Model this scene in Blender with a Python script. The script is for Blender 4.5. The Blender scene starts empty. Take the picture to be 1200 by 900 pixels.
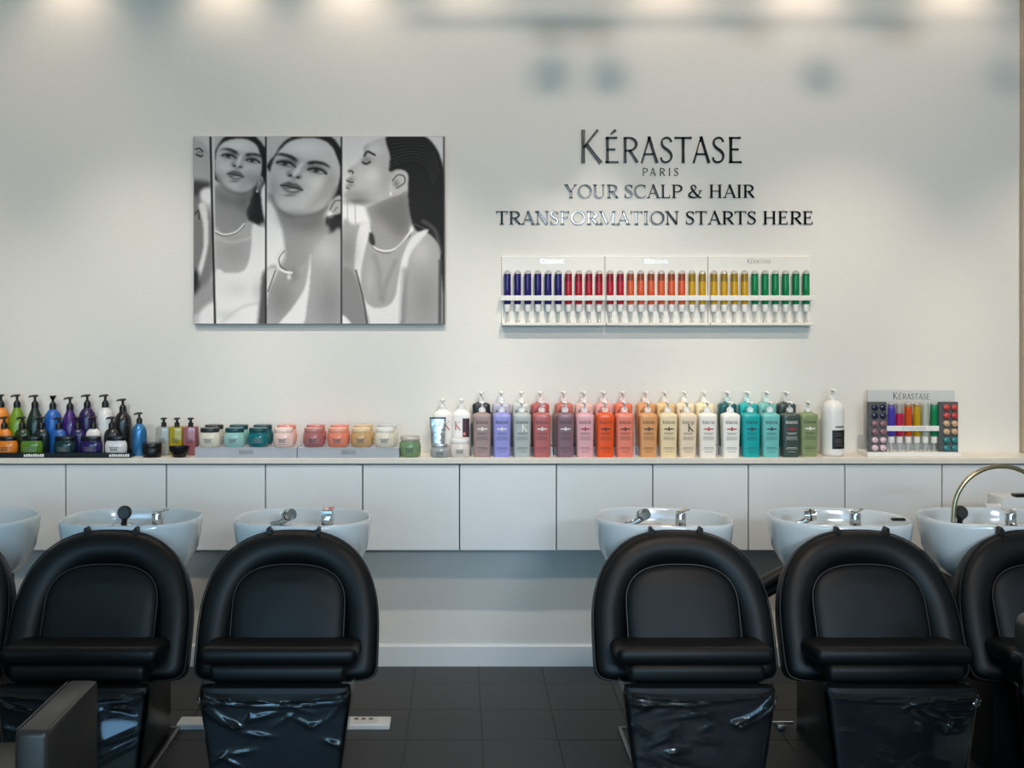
import bpy, bmesh, math, random
import numpy as np
from mathutils import Vector, Matrix

random.seed(7)
SC = bpy.context.scene
COL = SC.collection
PI = math.pi

# ---------------------------------------------------------------- camera
FPX, CAMD, CAMZ, VX, VY = 1166.0, 4.76, 1.665, 540.0, 372.0
cam_d = bpy.data.cameras.new('camera')
cam = bpy.data.objects.new('camera', cam_d); COL.objects.link(cam)
cam.location = (0, -CAMD, CAMZ); cam.rotation_euler = (PI / 2, 0, 0)
cam_d.sensor_fit = 'HORIZONTAL'; cam_d.sensor_width = 36.0
cam_d.lens = FPX / 1200 * 36
cam_d.shift_x = (600 - VX) / 1200; cam_d.shift_y = (VY - 450) / 1200
cam_d.clip_start = 0.05
SC.camera = cam

# ---------------------------------------------------------------- world, daylight, exposure
SC.view_settings.view_transform = 'Standard'
SC.view_settings.look = 'None'
SC.view_settings.gamma = 1.0
SC.view_settings.use_curve_mapping = False
SC.view_settings.exposure = 0.0
world = bpy.data.worlds.new('world'); SC.world = world
world.use_nodes = True
bg = world.node_tree.nodes['Background']
bg.inputs[0].default_value = (0.62, 0.78, 1.0, 1); bg.inputs[1].default_value = 0.55

def area(name, loc, rot, sx, sy, power, color):
    l = bpy.data.lights.new(name, 'AREA'); l.shape = 'RECTANGLE'
    l.size, l.size_y, l.energy, l.color = sx, sy, power, color
    o = bpy.data.objects.new(name, l); COL.objects.link(o)
    o.location = loc; o.rotation_euler = rot
    return o
# daylight that enters by the shopfront behind the photographer
area('shopfront_daylight', (-1.3, -8.0, 1.35), (PI / 2, 0, 0), 5.2, 2.1, 86, (0.45, 0.84, 1.0))
# clear sky above the street, seen through the shopfront from low in the room only
area('sky_daylight', (-1.3, -14.0, 4.1), (math.radians(76), 0, 0), 9.0, 3.0, 520, (0.22, 0.52, 1.0))
area('transom_daylight', (1.72, -8.0, 2.92), (PI / 2, 0, 0), 1.25, 0.32, 95, (0.8, 0.9, 1.0))

# ---------------------------------------------------------------- helpers
def lin(c):
    return tuple(((v / 255) / 12.92 if v / 255 <= 0.04045 else ((v / 255 + 0.055) / 1.055) ** 2.4) for v in c)

def S(Y): return FPX / (CAMD + Y)
def X(px, Y): return (px - VX) / S(Y)
def Z(py, Y): return CAMZ - (py - VY) / S(Y)

MATS = {}
def mat(name, rgb, rough=0.5, metal=0.0, coat=0.0, var=0.06, nscale=30.0, bump=0.0, bscale=200.0, spec=0.5, stretch=None):
    if name in MATS: return MATS[name]
    m = bpy.data.materials.new(name); m.use_nodes = True
    nt = m.node_tree; N = nt.nodes; L = nt.links
    p = N['Principled BSDF']
    c = lin(rgb)
    tc = N.new('ShaderNodeTexCoord'); src = tc.outputs['Object']
    if stretch:
        mp = N.new('ShaderNodeMapping'); mp.inputs['Scale'].default_value = stretch
        L.new(src, mp.inputs['Vector']); src = mp.outputs['Vector']
    no = N.new('ShaderNodeTexNoise'); no.inputs['Scale'].default_value = nscale; no.inputs['Detail'].default_value = 4
    L.new(src, no.inputs['Vector'])
    r = N.new('ShaderNodeValToRGB')
    r.color_ramp.elements[0].position = 0.3; r.color_ramp.elements[1].position = 0.7
    r.color_ramp.elements[0].color = (*[v * (1 - var) for v in c], 1)
    r.color_ramp.elements[1].color = (*[min(1, v * (1 + var)) for v in c], 1)
    L.new(no.outputs['Fac'], r.inputs['Fac']); L.new(r.outputs['Color'], p.inputs['Base Color'])
    p.inputs['Roughness'].default_value = rough; p.inputs['Metallic'].default_value = metal
    p.inputs['Specular IOR Level'].default_value = spec
    if coat:
        p.inputs['Coat Weight'].default_value = coat; p.inputs['Coat Roughness'].default_value = 0.08
    if bump:
        n2 = N.new('ShaderNodeTexNoise'); n2.inputs['Scale'].default_value = bscale; n2.inputs['Detail'].default_value = 3
        L.new(src, n2.inputs['Vector'])
        b = N.new('ShaderNodeBump'); b.inputs['Strength'].default_value = bump; b.inputs['Distance'].default_value = 0.004
        L.new(n2.outputs['Fac'], b.inputs['Height']); L.new(b.outputs['Normal'], p.inputs['Normal'])
    MATS[name] = m
    return m

def clear_mat(name, rgb, gloss=0.16, rough=0.04, body=0.0, body_rgb=(255, 255, 255), fres=0.5):
    """see-through plastic: tinted transparency, a little milky body and a clear gloss"""
    if name in MATS: return MATS[name]
    m = bpy.data.materials.new(name); m.use_nodes = True
    nt = m.node_tree; N = nt.nodes; L = nt.links; N.clear()
    out = N.new('ShaderNodeOutputMaterial')
    t = N.new('ShaderNodeBsdfTransparent'); t.inputs[0].default_value = (*lin(rgb), 1)
    d = N.new('ShaderNodeBsdfDiffuse'); d.inputs[0].default_value = (*lin(body_rgb), 1)
    g = N.new('ShaderNodeBsdfGlossy'); g.inputs['Roughness'].default_value = rough
    lw = N.new('ShaderNodeFresnel'); lw.inputs['IOR'].default_value = 1.5
    ad = N.new('ShaderNodeMath'); ad.operation = 'MULTIPLY_ADD'
    ad.inputs[1].default_value = fres; ad.inputs[2].default_value = gloss * 0.15
    L.new(lw.outputs[0], ad.inputs[0])
    m1 = N.new('ShaderNodeMixShader'); m1.inputs[0].default_value = body
    L.new(t.outputs[0], m1.inputs[1]); L.new(d.outputs[0], m1.inputs[2])
    m2 = N.new('ShaderNodeMixShader'); L.new(ad.outputs[0], m2.inputs[0])
    L.new(m1.outputs[0], m2.inputs[1]); L.new(g.outputs[0], m2.inputs[2])
    L.new(m2.outputs[0], out.inputs[0])
    MATS[name] = m
    return m

class MB:
    def __init__(s): s.v = []; s.f = []
    def add(s, vs, fs):
        o = len(s.v); s.v += [tuple(p) for p in vs]; s.f += [tuple(i + o for i in q) for q in fs]; return s
    def box(s, x0, x1, y0, y1, z0, z1):
        vs = [(x0, y0, z0), (x1, y0, z0), (x1, y1, z0), (x0, y1, z0), (x0, y0, z1), (x1, y0, z1), (x1, y1, z1), (x0, y1, z1)]
        return s.add(vs, [(0, 3, 2, 1), (4, 5, 6, 7), (0, 1, 5, 4), (1, 2, 6, 5), (2, 3, 7, 6), (3, 0, 4, 7)])
    def rbox(s, x0, x1, y0, y1, z0, z1, r, seg=2, fn=None):
        bm = bmesh.new(); bmesh.ops.create_cube(bm, size=1)
        for v in bm.verts:
            v.co = Vector((x0 + (v.co.x + .5) * (x1 - x0), y0 + (v.co.y + .5) * (y1 - y0), z0 + (v.co.z + .5) * (z1 - z0)))
        bmesh.ops.bevel(bm, geom=list(bm.edges), offset=r, segments=seg, profile=0.5, affect='EDGES')
        bm.verts.index_update()
        vs = [v.co.copy() for v in bm.verts]; fs = [[v.index for v in f.verts] for f in bm.faces]; bm.free()
        if fn: vs = [fn(p) for p in vs]
        return s.add(vs, fs)
    def rings(s, rings, cap0=True, cap1=True):
        n = len(rings[0]); vs = [p for r in rings for p in r]; fs = []
        for k in range(len(rings) - 1):
            a, b = k * n, (k + 1) * n
            for i in range(n):
                j = (i + 1) % n; fs.append((a + i, a + j, b + j, b + i))
        if cap0: fs.append(tuple(range(n - 1, -1, -1)))
        if cap1: fs.append(tuple((len(rings) - 1) * n + i for i in range(n)))
        return s.add(vs, fs)
    def lathe(s, prof, cx=0, cy=0, cz=0, n=24, sx=1.0, sy=1.0, e=2.0, cap0=True, cap1=True):
        R = []
        for r, z in prof:
            ring = []
            for i in range(n):
                a = 2 * PI * (i + .5) / n; c, q = math.cos(a), math.sin(a)
                ring.append((cx + sx * r * math.copysign(abs(c) ** (2 / e), c), cy + sy * r * math.copysign(abs(q) ** (2 / e), q), cz + z))
            R.append(ring)
        return s.rings(R, cap0, cap1)
    def tube(s, pts, r, n=8, closed=False):
        pts = [Vector(p) for p in pts]; m = len(pts); R = []
        up = Vector((0, 0, 1)); prev = None
        for i, p in enumerate(pts):
            if closed: t = pts[(i + 1) % m] - pts[i - 1]
            else: t = pts[min(i + 1, m - 1)] - pts[max(i - 1, 0)]
            t.normalize()
            if prev is None:
                a = t.cross(up)
                if a.length < 1e-3: a = t.cross(Vector((1, 0, 0)))
            else: a = prev - t * prev.dot(t)
            a.normalize(); prev = a; b = t.cross(a)
            rr = r[i] if isinstance(r, (list, tuple)) else r
            R.append([tuple(p + a * (math.cos(2 * PI * k / n) * rr) + b * (math.sin(2 * PI * k / n) * rr)) for k in range(n)])
        if closed: R.append(R[0]); return s.rings(R, False, False)
        return s.rings(R)
    def sphere(s, c, r, n=12, m=8, sx=1, sy=1, sz=1):
        prof = [(math.sin(PI * k / m) * r + 1e-5, -math.cos(PI * k / m) * r * sz) for k in range(m + 1)]
        return s.lathe(prof, c[0], c[1], c[2], n, sx, sy)
    def move(s, fn): s.v = [tuple(fn(Vector(p))) for p in s.v]; return s
    def mesh(s, name, m, smooth=35):
        me = bpy.data.meshes.new(name); me.from_pydata([tuple(p) for p in s.v], [], s.f)
        bm = bmesh.new(); bm.from_mesh(me); bmesh.ops.recalc_face_normals(bm, faces=bm.faces); bm.to_mesh(me); bm.free()
        if smooth:
            me.shade_smooth(); me.set_sharp_from_angle(angle=math.radians(smooth))
        if m: me.materials.append(m)
        me.update(); return me
    def build(s, name, m, parent=None, smooth=35):
        return link(name, s.mesh(name, m, smooth), parent)

def link(name, data, parent=None, loc=None):
    o = bpy.data.objects.new(name, data); COL.objects.link(o)
    if parent: o.parent = parent
    if loc: o.location = loc
    return o

def tag(o, label, cat, group=None):
    o['label'] = label; o['category'] = cat
    if group: o['group'] = group
    return o
def thing(name, label, cat, loc=(0, 0, 0), group=None, rz=0.0):
    o = link(name, None); o.location = loc; o.rotation_euler = (0, 0, rz)
    o.empty_display_size = 0.05
    return tag(o, label, cat, group)
def struct(o): o['kind'] = 'structure'; return o
ORD = ['first', 'second', 'third', 'fourth', 'fifth', 'sixth', 'seventh', 'eighth', 'ninth', 'tenth', 'eleventh', 'twelfth']

# ---------------------------------------------------------------- materials
WALL = mat('wall_paint', (226, 223, 216), 0.62, var=0.015, nscale=60, bump=0.22, bscale=180, spec=0.35, stretch=(0.35, 1, 1.5))
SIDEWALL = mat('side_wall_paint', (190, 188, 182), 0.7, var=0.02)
CEIL = mat('ceiling_paint', (215, 212, 205), 0.8, var=0.02)
TILE = mat('dark_slate_tile', (55, 56, 55), 0.42, var=0.18, nscale=5, bump=0.06, bscale=60, stretch=(0.6, 4, 1))
GROUT = mat('dark_grout', (30, 30, 30), 0.9, var=0.1)
LAMIN = mat('white_laminate', (226, 229, 229), 0.38, var=0.012, nscale=8)
CARC = mat('cabinet_carcass', (120, 124, 126), 0.6, var=0.05)
WORKTOP = mat('cream_worktop', (228, 221, 208), 0.35, var=0.04, nscale=25)
BASEB = mat('baseboard_paint', (222, 226, 226), 0.4, var=0.01)
BEIGE = mat('beige_trim_paint', (176, 160, 140), 0.6, var=0.04)
LEATHER = mat('black_leather', (9, 12, 15), 0.46, var=0.12, nscale=14, bump=0.08, bscale=420, spec=0.36)
LEATHER2 = mat('black_leather_panel', (11, 16, 20), 0.50, var=0.12, nscale=14, bump=0.08, bscale=420, spec=0.36)
GREYLTH = mat('worn_charcoal_leather', (62, 57, 53), 0.32, var=0.12, nscale=16, bump=0.15, bscale=300)
PIPING = mat('piping_cord', (56, 52, 50), 0.4, var=0.05)
BLACKP = mat('black_plastic', (14, 14, 15), 0.35, var=0.1)
BLACKR = mat('black_rubber', (16, 16, 17), 0.5, var=0.1)
BROWNH = mat('brown_black_hose', (46, 42, 38), 0.4, var=0.15)
CHROME = mat('chrome', (214, 216, 218), 0.10, 1.0, var=0.02)
STEEL = mat('brushed_steel', (170, 170, 168), 0.32, 1.0, var=0.06)
BRASS = mat('brushed_brass', (196, 182, 150), 0.28, 1.0, var=0.06)
CERAM = mat('white_ceramic', (226, 234, 236), 0.12, var=0.005, coat=0.6)
WHITEP = mat('white_plastic', (236, 234, 230), 0.32, var=0.015)
OFFW = mat('off_white_panel', (228, 225, 217), 0.4, var=0.015)
ACRYL = clear_mat('clear_acrylic', (238, 243, 248), 0.3, 0.05, 0.42, (240, 243, 250), .35)
FILM = clear_mat('clear_film', (236, 240, 244), 0.10, 0.06, fres=1.0)
CLEARP = clear_mat('clear_vial_plastic', (236, 236, 232), 0.25, 0.05, 0.30, (240, 240, 236), .35)
DARKINK = mat('dark_print', (52, 44, 44), 0.5, var=0.02)
GREYINK = mat('grey_print', (120, 116, 112), 0.5, var=0.02)
WHITEINK = mat('white_print', (238, 236, 232), 0.5, var=0.02)
REDINK = mat('red_print', (170, 44, 52), 0.5, var=0.02)
GLOSSBLK = mat('gloss_black_letter', (7, 7, 8), 0.12, var=0.02, spec=0.45)
FOIL = mat('silver_foil', (210, 210, 208), 0.18, 1.0, var=0.02)

# ---------------------------------------------------------------- room shell
XL, XR, YF, ZC = -4.2, 4.4, -8.2, 3.5
wb = MB().box(XL, XR, 0, 0.12, -0.02, ZC).build('wall_back', WALL, smooth=0); struct(wb)
struct(MB().box(XL - .12, XL, YF, 0.12, -0.02, ZC).build('wall_left', SIDEWALL, smooth=0))
struct(MB().box(XR, XR + .12, YF, 0.12, -0.02, ZC).build('wall_right', SIDEWALL, smooth=0))
struct(MB().box(XL, XR, YF, 0.12, ZC, ZC + .1).build('ceiling', CEIL, smooth=0))
# shopfront wall behind the photographer: opening for the window and the transom
wf = MB()
wf.box(XL, -3.95, YF - .12, YF, 0, ZC); wf.box(1.35, XR, YF - .12, YF, 0, 2.7); wf.box(-3.95, 1.35, YF - .12, YF, 0, .25)
wf.box(-3.95, .9, YF - .12, YF, 2.5, ZC); wf.box(.9, 2.5, YF - .12, YF, 3.1, ZC); wf.box(2.5, XR, YF - .12, YF, 2.7, ZC); wf.box(.9, 1.35, YF - .12, YF, 2.5, 2.7)
struct(wf.build('wall_front', SIDEWALL, smooth=0))
w1 = struct(MB().box(-3.95, 1.35, YF - .09, YF - .03, .25, .31).build('window_1', BLACKP, smooth=0))
for x in (-3.95, -2.2, -.45, 1.29):
    MB().box(x, x + .06, YF - .09, YF - .03, .31, 2.44).build('mullion', BLACKP, w1, 0)
MB().box(-3.95, 1.35, YF - .09, YF - .03, 2.44, 2.5).build('head_rail', BLACKP, w1, 0)

# floor: slab with joints, tiles on top as pieces
def floor_far_mat():
    m = bpy.data.materials.new('tiled_floor_slab'); m.use_nodes = True
    nt = m.node_tree; N = nt.nodes; L = nt.links; p = N['Principled BSDF']
    tc = N.new('ShaderNodeTexCoord'); br = N.new('ShaderNodeTexBrick')
    br.offset = 0.0; br.inputs['Color1'].default_value = (*lin((62, 63, 62)), 1); br.inputs['Color2'].default_value = (*lin((68, 69, 68)), 1)
    br.inputs['Mortar'].default_value = (*lin((28, 28, 28)), 1); br.inputs['Scale'].default_value = 1.0
    br.inputs['Mortar Size'].default_value = 0.004; br.inputs['Brick Width'].default_value = .3; br.inputs['Row Height'].default_value = .3
    L.new(tc.outputs['Object'], br.inputs['Vector']); L.new(br.outputs['Color'], p.inputs['Base Color'])
    p.inputs['Roughness'].default_value = 0.42
    return m
floor = struct(MB().box(XL, XR, YF, 0.0, -0.08, -0.004).build('floor', floor_far_mat(), smooth=0))
tile_me = MB().rbox(0, .2968, 0, .2968, -.006, 0, .0012, 1).mesh('floor_tile', TILE, 0)
tx0 = X(561, 0) - .3 * 11     # a joint runs through pixel column 561 at the wall
ty0 = -0.238
for j in range(-1, 11):
    for i in range(0, 24):
        y1 = ty0 - .3 * j
        if j == -1:
            continue
        link('floor_tile', tile_me, floor, (tx0 + .3 * i, y1 - .2984, 0))
cut_me = MB().rbox(0, .2968, 0, .2364, -.006, 0, .0012, 1).mesh('floor_tile_cut', TILE, 0)
for i in range(0, 24):
    link('floor_tile', cut_me, floor, (tx0 + .3 * i, ty0 + .0016, 0))

bb = MB()
prof = [(0, 0), (-.014, 0), (-.014, .094), (-.009, .101), (-.003, .104), (0, .104)]
bb.add([(XL, y, z) for y, z in prof] + [(XR, y, z) for y, z in prof],
       [(i, (i + 1) % 6, 6 + (i + 1) % 6, 6 + i) for i in range(6)] + [tuple(range(6)), tuple(range(11, 5, -1))])
struct(bb.build('baseboard_back', BASEB, smooth=20))
struct(MB().rbox(X(1194.5, 0), X(1194.5, 0) + .14, -.03, 0, 1.0206, ZC, .003, 1).build('trim_1', BEIGE, smooth=0))

# ---------------------------------------------------------------- counter: worktop and cabinets
ZT, YE = 1.02, -0.20
o = MB().rbox(-3.4, 3.6, YE, 0, ZT - .026, ZT, .002, 1).build('worktop', WORKTOP, smooth=0)
tag(o, 'long narrow cream worktop running along the white wall above the cabinets', 'worktop')
EDGES = [-160, -41, 77, 195, 311, 425, 538.5, 652, 765, 877, 990, 1104, 1217, 1331]
YD = -0.186
cabnames = {-160: None}
CABL = ['white laminate cabinet at the left frame edge behind the cut-off basin',
        'white cabinet under the black bottle tray, second from the left edge',
        'white cabinet door under the black jar and three square bottles',
        'white cabinet directly behind the basin with the square tap, under clear jar trays',
        'white cabinet to the right of that basin, under the green jar',
        'bluish white cabinet in the middle under the taupe and lavender bottles',
        'white cabinet under the mauve and orange bottles, seventh from the left edge',
        'white cabinet under the apricot and cream bottles behind the lone tap',
        'white cabinet under the teal and dark green bottles',
        'white cabinet under the big white bottle with black label',
        'white cabinet under the counter display of vials and pods',
        'white cabinet behind the brass arch at the right frame edge']
k = 0
for a, b in zip(EDGES[:-1], EDGES[1:]):
    if b < 0 or a > 1200: continue
    xa, xb = X(a, YD), X(b, YD); cx = (xa + xb) / 2; w = xb - xa
    zb = .594
    lab = CABL[k] if k < len(CABL) else 'white laminate wall cabinet'
    t = thing('wall_cabinet', lab, 'cabinet', (cx, 0, zb), 'row of handleless cabinets under the worktop')
    MB().box(-w / 2 + .001, w / 2 - .001, YD + .019, -.001, 0, ZT - .0265 - zb).build('body', CARC, t, 0)
    tilt = [0, .002, -.001, .003, 0, .004, -.002, .001, .003, -.001, .002, 0][k % 12]
    def fn(p, tilt=tilt, w=w): return Vector((p.x, p.y - max(0, tilt * (p.x / w + .5)), p.z))
    MB().rbox(-w / 2 + .0028, w / 2 - .0028, YD, YD + .018, .001, ZT - .033 - zb, .0012, 1, fn).build('door', LAMIN, t, 0)
    k += 1

# ---------------------------------------------------------------- ceiling lights (above the frame)
def spot(name, parent, loc, aim, power, color, angle=70, blend=.6, radius=.04):
    l = bpy.data.lights.new(name, 'SPOT'); l.energy, l.color = power, color
    l.spot_size = math.radians(angle); l.spot_blend = blend; l.shadow_soft_size = radius
    o = bpy.data.objects.new(name, l); COL.objects.link(o)
    d = Vector(aim) - Vector(loc)
    o.location = loc; o.rotation_euler = d.to_track_quat('-Z', 'Y').to_euler()
    return o
WARM = (1.0, 0.86, 0.70)
WARM2 = (1.0, 0.90, 0.79)
lamp_glow = bpy.data.materials.new('lamp_glow'); lamp_glow.use_nodes = True
lp = lamp_glow.node_tree.nodes['Principled BSDF']
lp.inputs['Emission Color'].default_value = (1, .88, .72, 1); lp.inputs['Emission Strength'].default_value = 6

ring_me = MB().lathe([(.05, 0), (.062, 0), (.062, -.006), (.05, -.008), (.044, -.002)], n=24, cap0=False, cap1=False).mesh('trim_ring', WHITEP)
disc_me = MB().lathe([(.044, -.0005), (.044, -.0015)], n=24).mesh('lens', lamp_glow)
def downlight(x, y, aim, power, color, angle, label, blend=.7, group='recessed ceiling downlights'):
    t = thing('downlight', label, 'ceiling light', (x, y, ZC), group)
    link('trim_ring', ring_me, t); link('lens', disc_me, t)
    spot('downlight_lamp', t, (x, y, ZC - .02), aim, power, color, angle, blend, .04 if y > -2.5 else .17)
# washers close to the wall: the warm scallops along the top edge of the picture
for k, (px, pw) in enumerate([(85, 13), (265, 14), (410, 14), (545, 6), (780, 9), (940, 12), (1120, 13)]):
    x = X(px, 0)
    downlight(x, -.13, (x, -.10, 0), pw * .88, (1.0, .79, .62), 104, 'recessed downlight close to the wall, %s from the left' % ORD[k], 1.0)
# two rows over the room
for k, x in enumerate((-2.6, -1.5, -.4, .7, 1.8, 2.9)):
    downlight(x, -1.8, (x, 0, 1.42), (85, 105, 165, 150, 125, 120)[k], ((1.0, .88, .70), (1.0, .94, .85))[k in (1, 2, 3)], 42, 'recessed downlight in the row above the basins, %s from the left' % ORD[k], 1.0)
for k, x in enumerate((-2.2, .9)):
    downlight(x, -3.1, (x - .3 * (1 - k), 0, 1.9), (165, 200)[k], (1.0, .79, .64), (58, 88)[k], 'recessed downlight in the row over the room, %s from the left' % ORD[k], .7)

# pendant rail whose soft shadow falls across the top of the wall
t = thing('pendant_rail', 'dark ceiling rail carrying globe pendants above the basins', 'light rail', (1.6, -1.0, 3.19))
MB().rbox(-1.476, 1.6, -.02, .02, -.02, .02, .004, 1).build('rail', BLACKP, t)
for x in (-1.4, 0, 1.4):
    MB().tube([(x, 0, .02), (x, 0, .31)], .006).build('hanger', BLACKP, t)
for x in (-1.019, -.829, -.145, .465):
    g = MB().sphere((x, 0, -.18), .062, 20, 12).build('globe', mat('smoked_globe', (70, 66, 60), .2), t)
    MB().tube([(x, 0, -.02), (x, 0, -.13)], .006).build('cord', BLACKP, g)

# ---------------------------------------------------------------- shampoo chairs
YC = -1.40           # chair origin (floor point under the backrest)
def arch(W, H0, Hc, H1, nt=2.5, nb=7.0, N=72):
    pts = []
    for i in range(N):
        a = 2 * PI * i / N; c, s = math.cos(a), math.sin(a)
        n = nt if s >= 0 else nb
        x = W * math.copysign(abs(c) ** (2 / n), c)
        v = Hc + (H1 - Hc) * abs(s) ** (2 / n) if s >= 0 else Hc - (Hc - H0) * abs(s) ** (2 / n)
        pts.append((x, v))
    return pts
B0 = Vector((0, -1.43 - YC, .448)); BT = Vector((0, -1.24 - YC, .915))
BU = (BT - B0).normalized(); BN = Vector((0, -BU.z, BU.y)); BL = (BT - B0).length
def back_pt(x, v, d): return tuple(B0 + Vector((x, 0, 0)) + BU * v + BN * d)
def arch_loft(W, H0, Hc, H1, prof, nt, nb, capc):
    m = MB(); R = []
    for ins, d in prof:
        R.append([back_pt(x, v, d) for x, v in arch(W - ins, H0 + ins * .55, Hc, H1 - ins, nt, nb)])
    ins = prof[-1][0]; vm = (Hc + H1) / 2
    for q in (.8, .6, .4, .2):
        R.append([back_pt(x * q, vm + (v - vm) * q, capc - (capc - prof[-1][1]) * q * q) for x, v in arch(W - ins, H0 + ins * .55, Hc, H1 - ins, nt, nb)])
    m.rings(R, True, False)
    n = len(R[0]); o = len(m.v); m.v.append(back_pt(0, (Hc + H1) / 2, capc))
    b = (len(R) - 1) * n
    m.f += [(b + i, b + (i + 1) % n, o) for i in range(n)]
    return m

def cover_mesh(folds, seed):
    """clear film pulled over the leg rest: front sheet with folds, wrapped over the edges"""
    rnd = random.Random(seed)
    NU, NV = 96, 60
    wr = [(rnd.uniform(-.9, .9), rnd.uniform(.12, .95), rnd.uniform(-.5, .5), rnd.uniform(.08, .26), rnd.uniform(.003, .008)) for _ in range(20)]
    vs = []; m = MB()
    for j in range(NV + 1):
        v = j / NV
        for i in range(NU + 1):
            u = -1 + 2 * i / NU
            e = 0.0
            for (u0, v0, ang, ln, h) in wr:
                du, dv = u - u0, (v - v0) * 1.2
                a = du * math.cos(ang) + dv * math.sin(ang); b = -du * math.sin(ang) + dv * math.cos(ang)
                e += h * math.exp(-(a / ln) ** 2 - (b / .022) ** 2)
            for (ua, va, ub, vb, wd, h) in folds:
                dx, dy = ub - ua, vb - va; q = max(0, min(1, ((u - ua) * dx + (v - va) * dy) / (dx * dx + dy * dy)))
                sag = .05 * math.sin(PI * q)
                dd = math.hypot(u - ua - q * dx, (v - va - q * dy - sag)); e += 1.5 * h * math.exp(-(dd / wd) ** 2) * (1 - .4 * q)
            # edges roll back round the pad
            ed = max(0, (abs(u) - .93) / .07); tp = max(0, (.10 - v) / .10); bt = max(0, (v - .96) / .04)
            back = .050 * ed * ed + .055 * tp ** 2.4 + .03 * bt * bt
            hw = .252 - .048 * v
            x = u * (hw - .004 * tp)
            vs.append((x, LR0[0] + (LR1[0] - LR0[0]) * v - e * LRn[0] * -1 * -1 + back, LR0[1] + (LR1[1] - LR0[1]) * v + e * LRn[1]))
    fs = [(j * (NU + 1) + i, j * (NU + 1) + i + 1, (j + 1) * (NU + 1) + i + 1, (j + 1) * (NU + 1) + i) for j in range(NV) for i in range(NU)]
    m.add(vs, fs); return m
LR0 = (-1.612 - YC, .490); LR1 = (-1.60 - YC, .13)      # top and bottom edge of the leg rest (y, z)
LRn = (1.0, .0)

def make_chair(label, x, foff, folds, seed, group):
    t = thing('shampoo_chair', label, 'chair', (x, YC, 0), group)
    if 'back' not in CH:
        outer = arch_loft(.309, 0, .145, BL, [(.03, -.10), (.008, -.095), (0, -.07), (0, -.03), (.004, -.010), (.014, .004), (.034, .013), (.058, .015), (.082, .009), (.102, -.006), (.118, -.030), (.132, -.036)], 2.5, 9, -.036)
        CH['back'] = outer.mesh('backrest', LEATHER, 60)
        inner = arch_loft(.192, .05, .235, BL - .122, [(.004, -.05), (0, -.02), (0, -.004), (.006, .004), (.022, .011), (.045, .0145)], 2.7, 9, .020)
        CH['cush'] = inner.mesh('back_cushion', LEATHER2, 60)
        pp = [back_pt(px, v, .001) for px, v in arch(.193, .05, .235, BL - .121, 2.7, 9)]
        CH['pipe'] = MB().tube(pp, .0021, 6, True).mesh('piping', PIPING)
        rim = [back_pt(px, v, -.012) for px, v in arch(.309, 0, .145, BL, 2.5, 9)]
        CH['rim'] = MB().tube(rim, .0025, 6, True).mesh('edge_piping', BLACKR)
        sl = lambda p: Vector((p.x * (1 - .12 * max(0, (.575 - p.z))), p.y, p.z + (-.12) * (p.y - (-1.53 - YC))))
        CH['seat'] = MB().rbox(-.258, .258, -1.555 - YC, -1.30 - YC, .536, .598, .027, 4, sl).mesh('seat', LEATHER, 60)
        CH['under'] = MB().rbox(-.222, .222, -1.56 - YC, -1.30 - YC, .485, .545, .022, 4).mesh('seat_roll', LEATHER, 60)
        # leg rest pad
        pad = MB(); R = []
        for k in range(25):
            q = k / 24; yy = LR0[0] + .006 + (LR1[0] - LR0[0]) * q; zz = LR0[1] - .004 + (LR1[1] - LR0[1]) * q
            hw = .246 - .048 * q; th = .06
            r = 1 - (.25 if k in (0, 24) else (.08 if k in (1, 23) else 0))
            ring = []
            for i in range(32):
                a = 2 * PI * i / 32; c, s_ = math.cos(a), math.sin(a)
                ring.append((hw * (1 - (1 - r) * .12) * math.copysign(abs(c) ** (2 / 9), c), yy + th / 2 + th / 2 * r * math.copysign(abs(s_) ** (2 / 4), s_), zz + (0 if k else 0)))
            R.append(ring)
        pad.rings(R); CH['pad'] = pad.mesh('leg_rest', LEATHER2, 50)
    link('backrest', CH['back'], t); c = link('back_cushion', CH['cush'], t)
    link('piping', CH['pipe'], c); link('edge_piping', CH['rim'], t)
    link('seat', CH['seat'], t); link('seat_roll', CH['under'], t); lr = link('leg_rest', CH['pad'], t)
    cover_mesh(folds, seed).build('film_cover', FILM, lr, 60)
    # base box with a metal edged floor plate
    MB().rbox(foff - .095, foff + .095, -1.54 - YC, -1.19 - YC, .012, .492, .006, 1).build('base', BLACKP, t)
    pl = MB().rbox(foff - .10, foff + .10, -1.72 - YC, -.76 - YC, .0, .010, .002, 1).build('floor_plate', BLACKP, t)
    for sgn in (-1, 1):
        MB().rbox(foff + sgn * .106 - .007, foff + sgn * .106 + .007, -1.72 - YC, -.76 - YC, 0, .016, .002, 1).build('steel_edge', STEEL, pl)
    MB().rbox(foff - .113, foff + .113, -.76 - YC, -.745 - YC, 0, .016, .002, 1).build('steel_edge', STEEL, pl)
    MB().box(-.2, .2, -1.56 - YC, -1.36 - YC, .455, .487).build('seat_frame', BLACKP, t, 0)
    return t
CH = {}
GR = 'black shampoo chairs in front of the basins'
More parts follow.
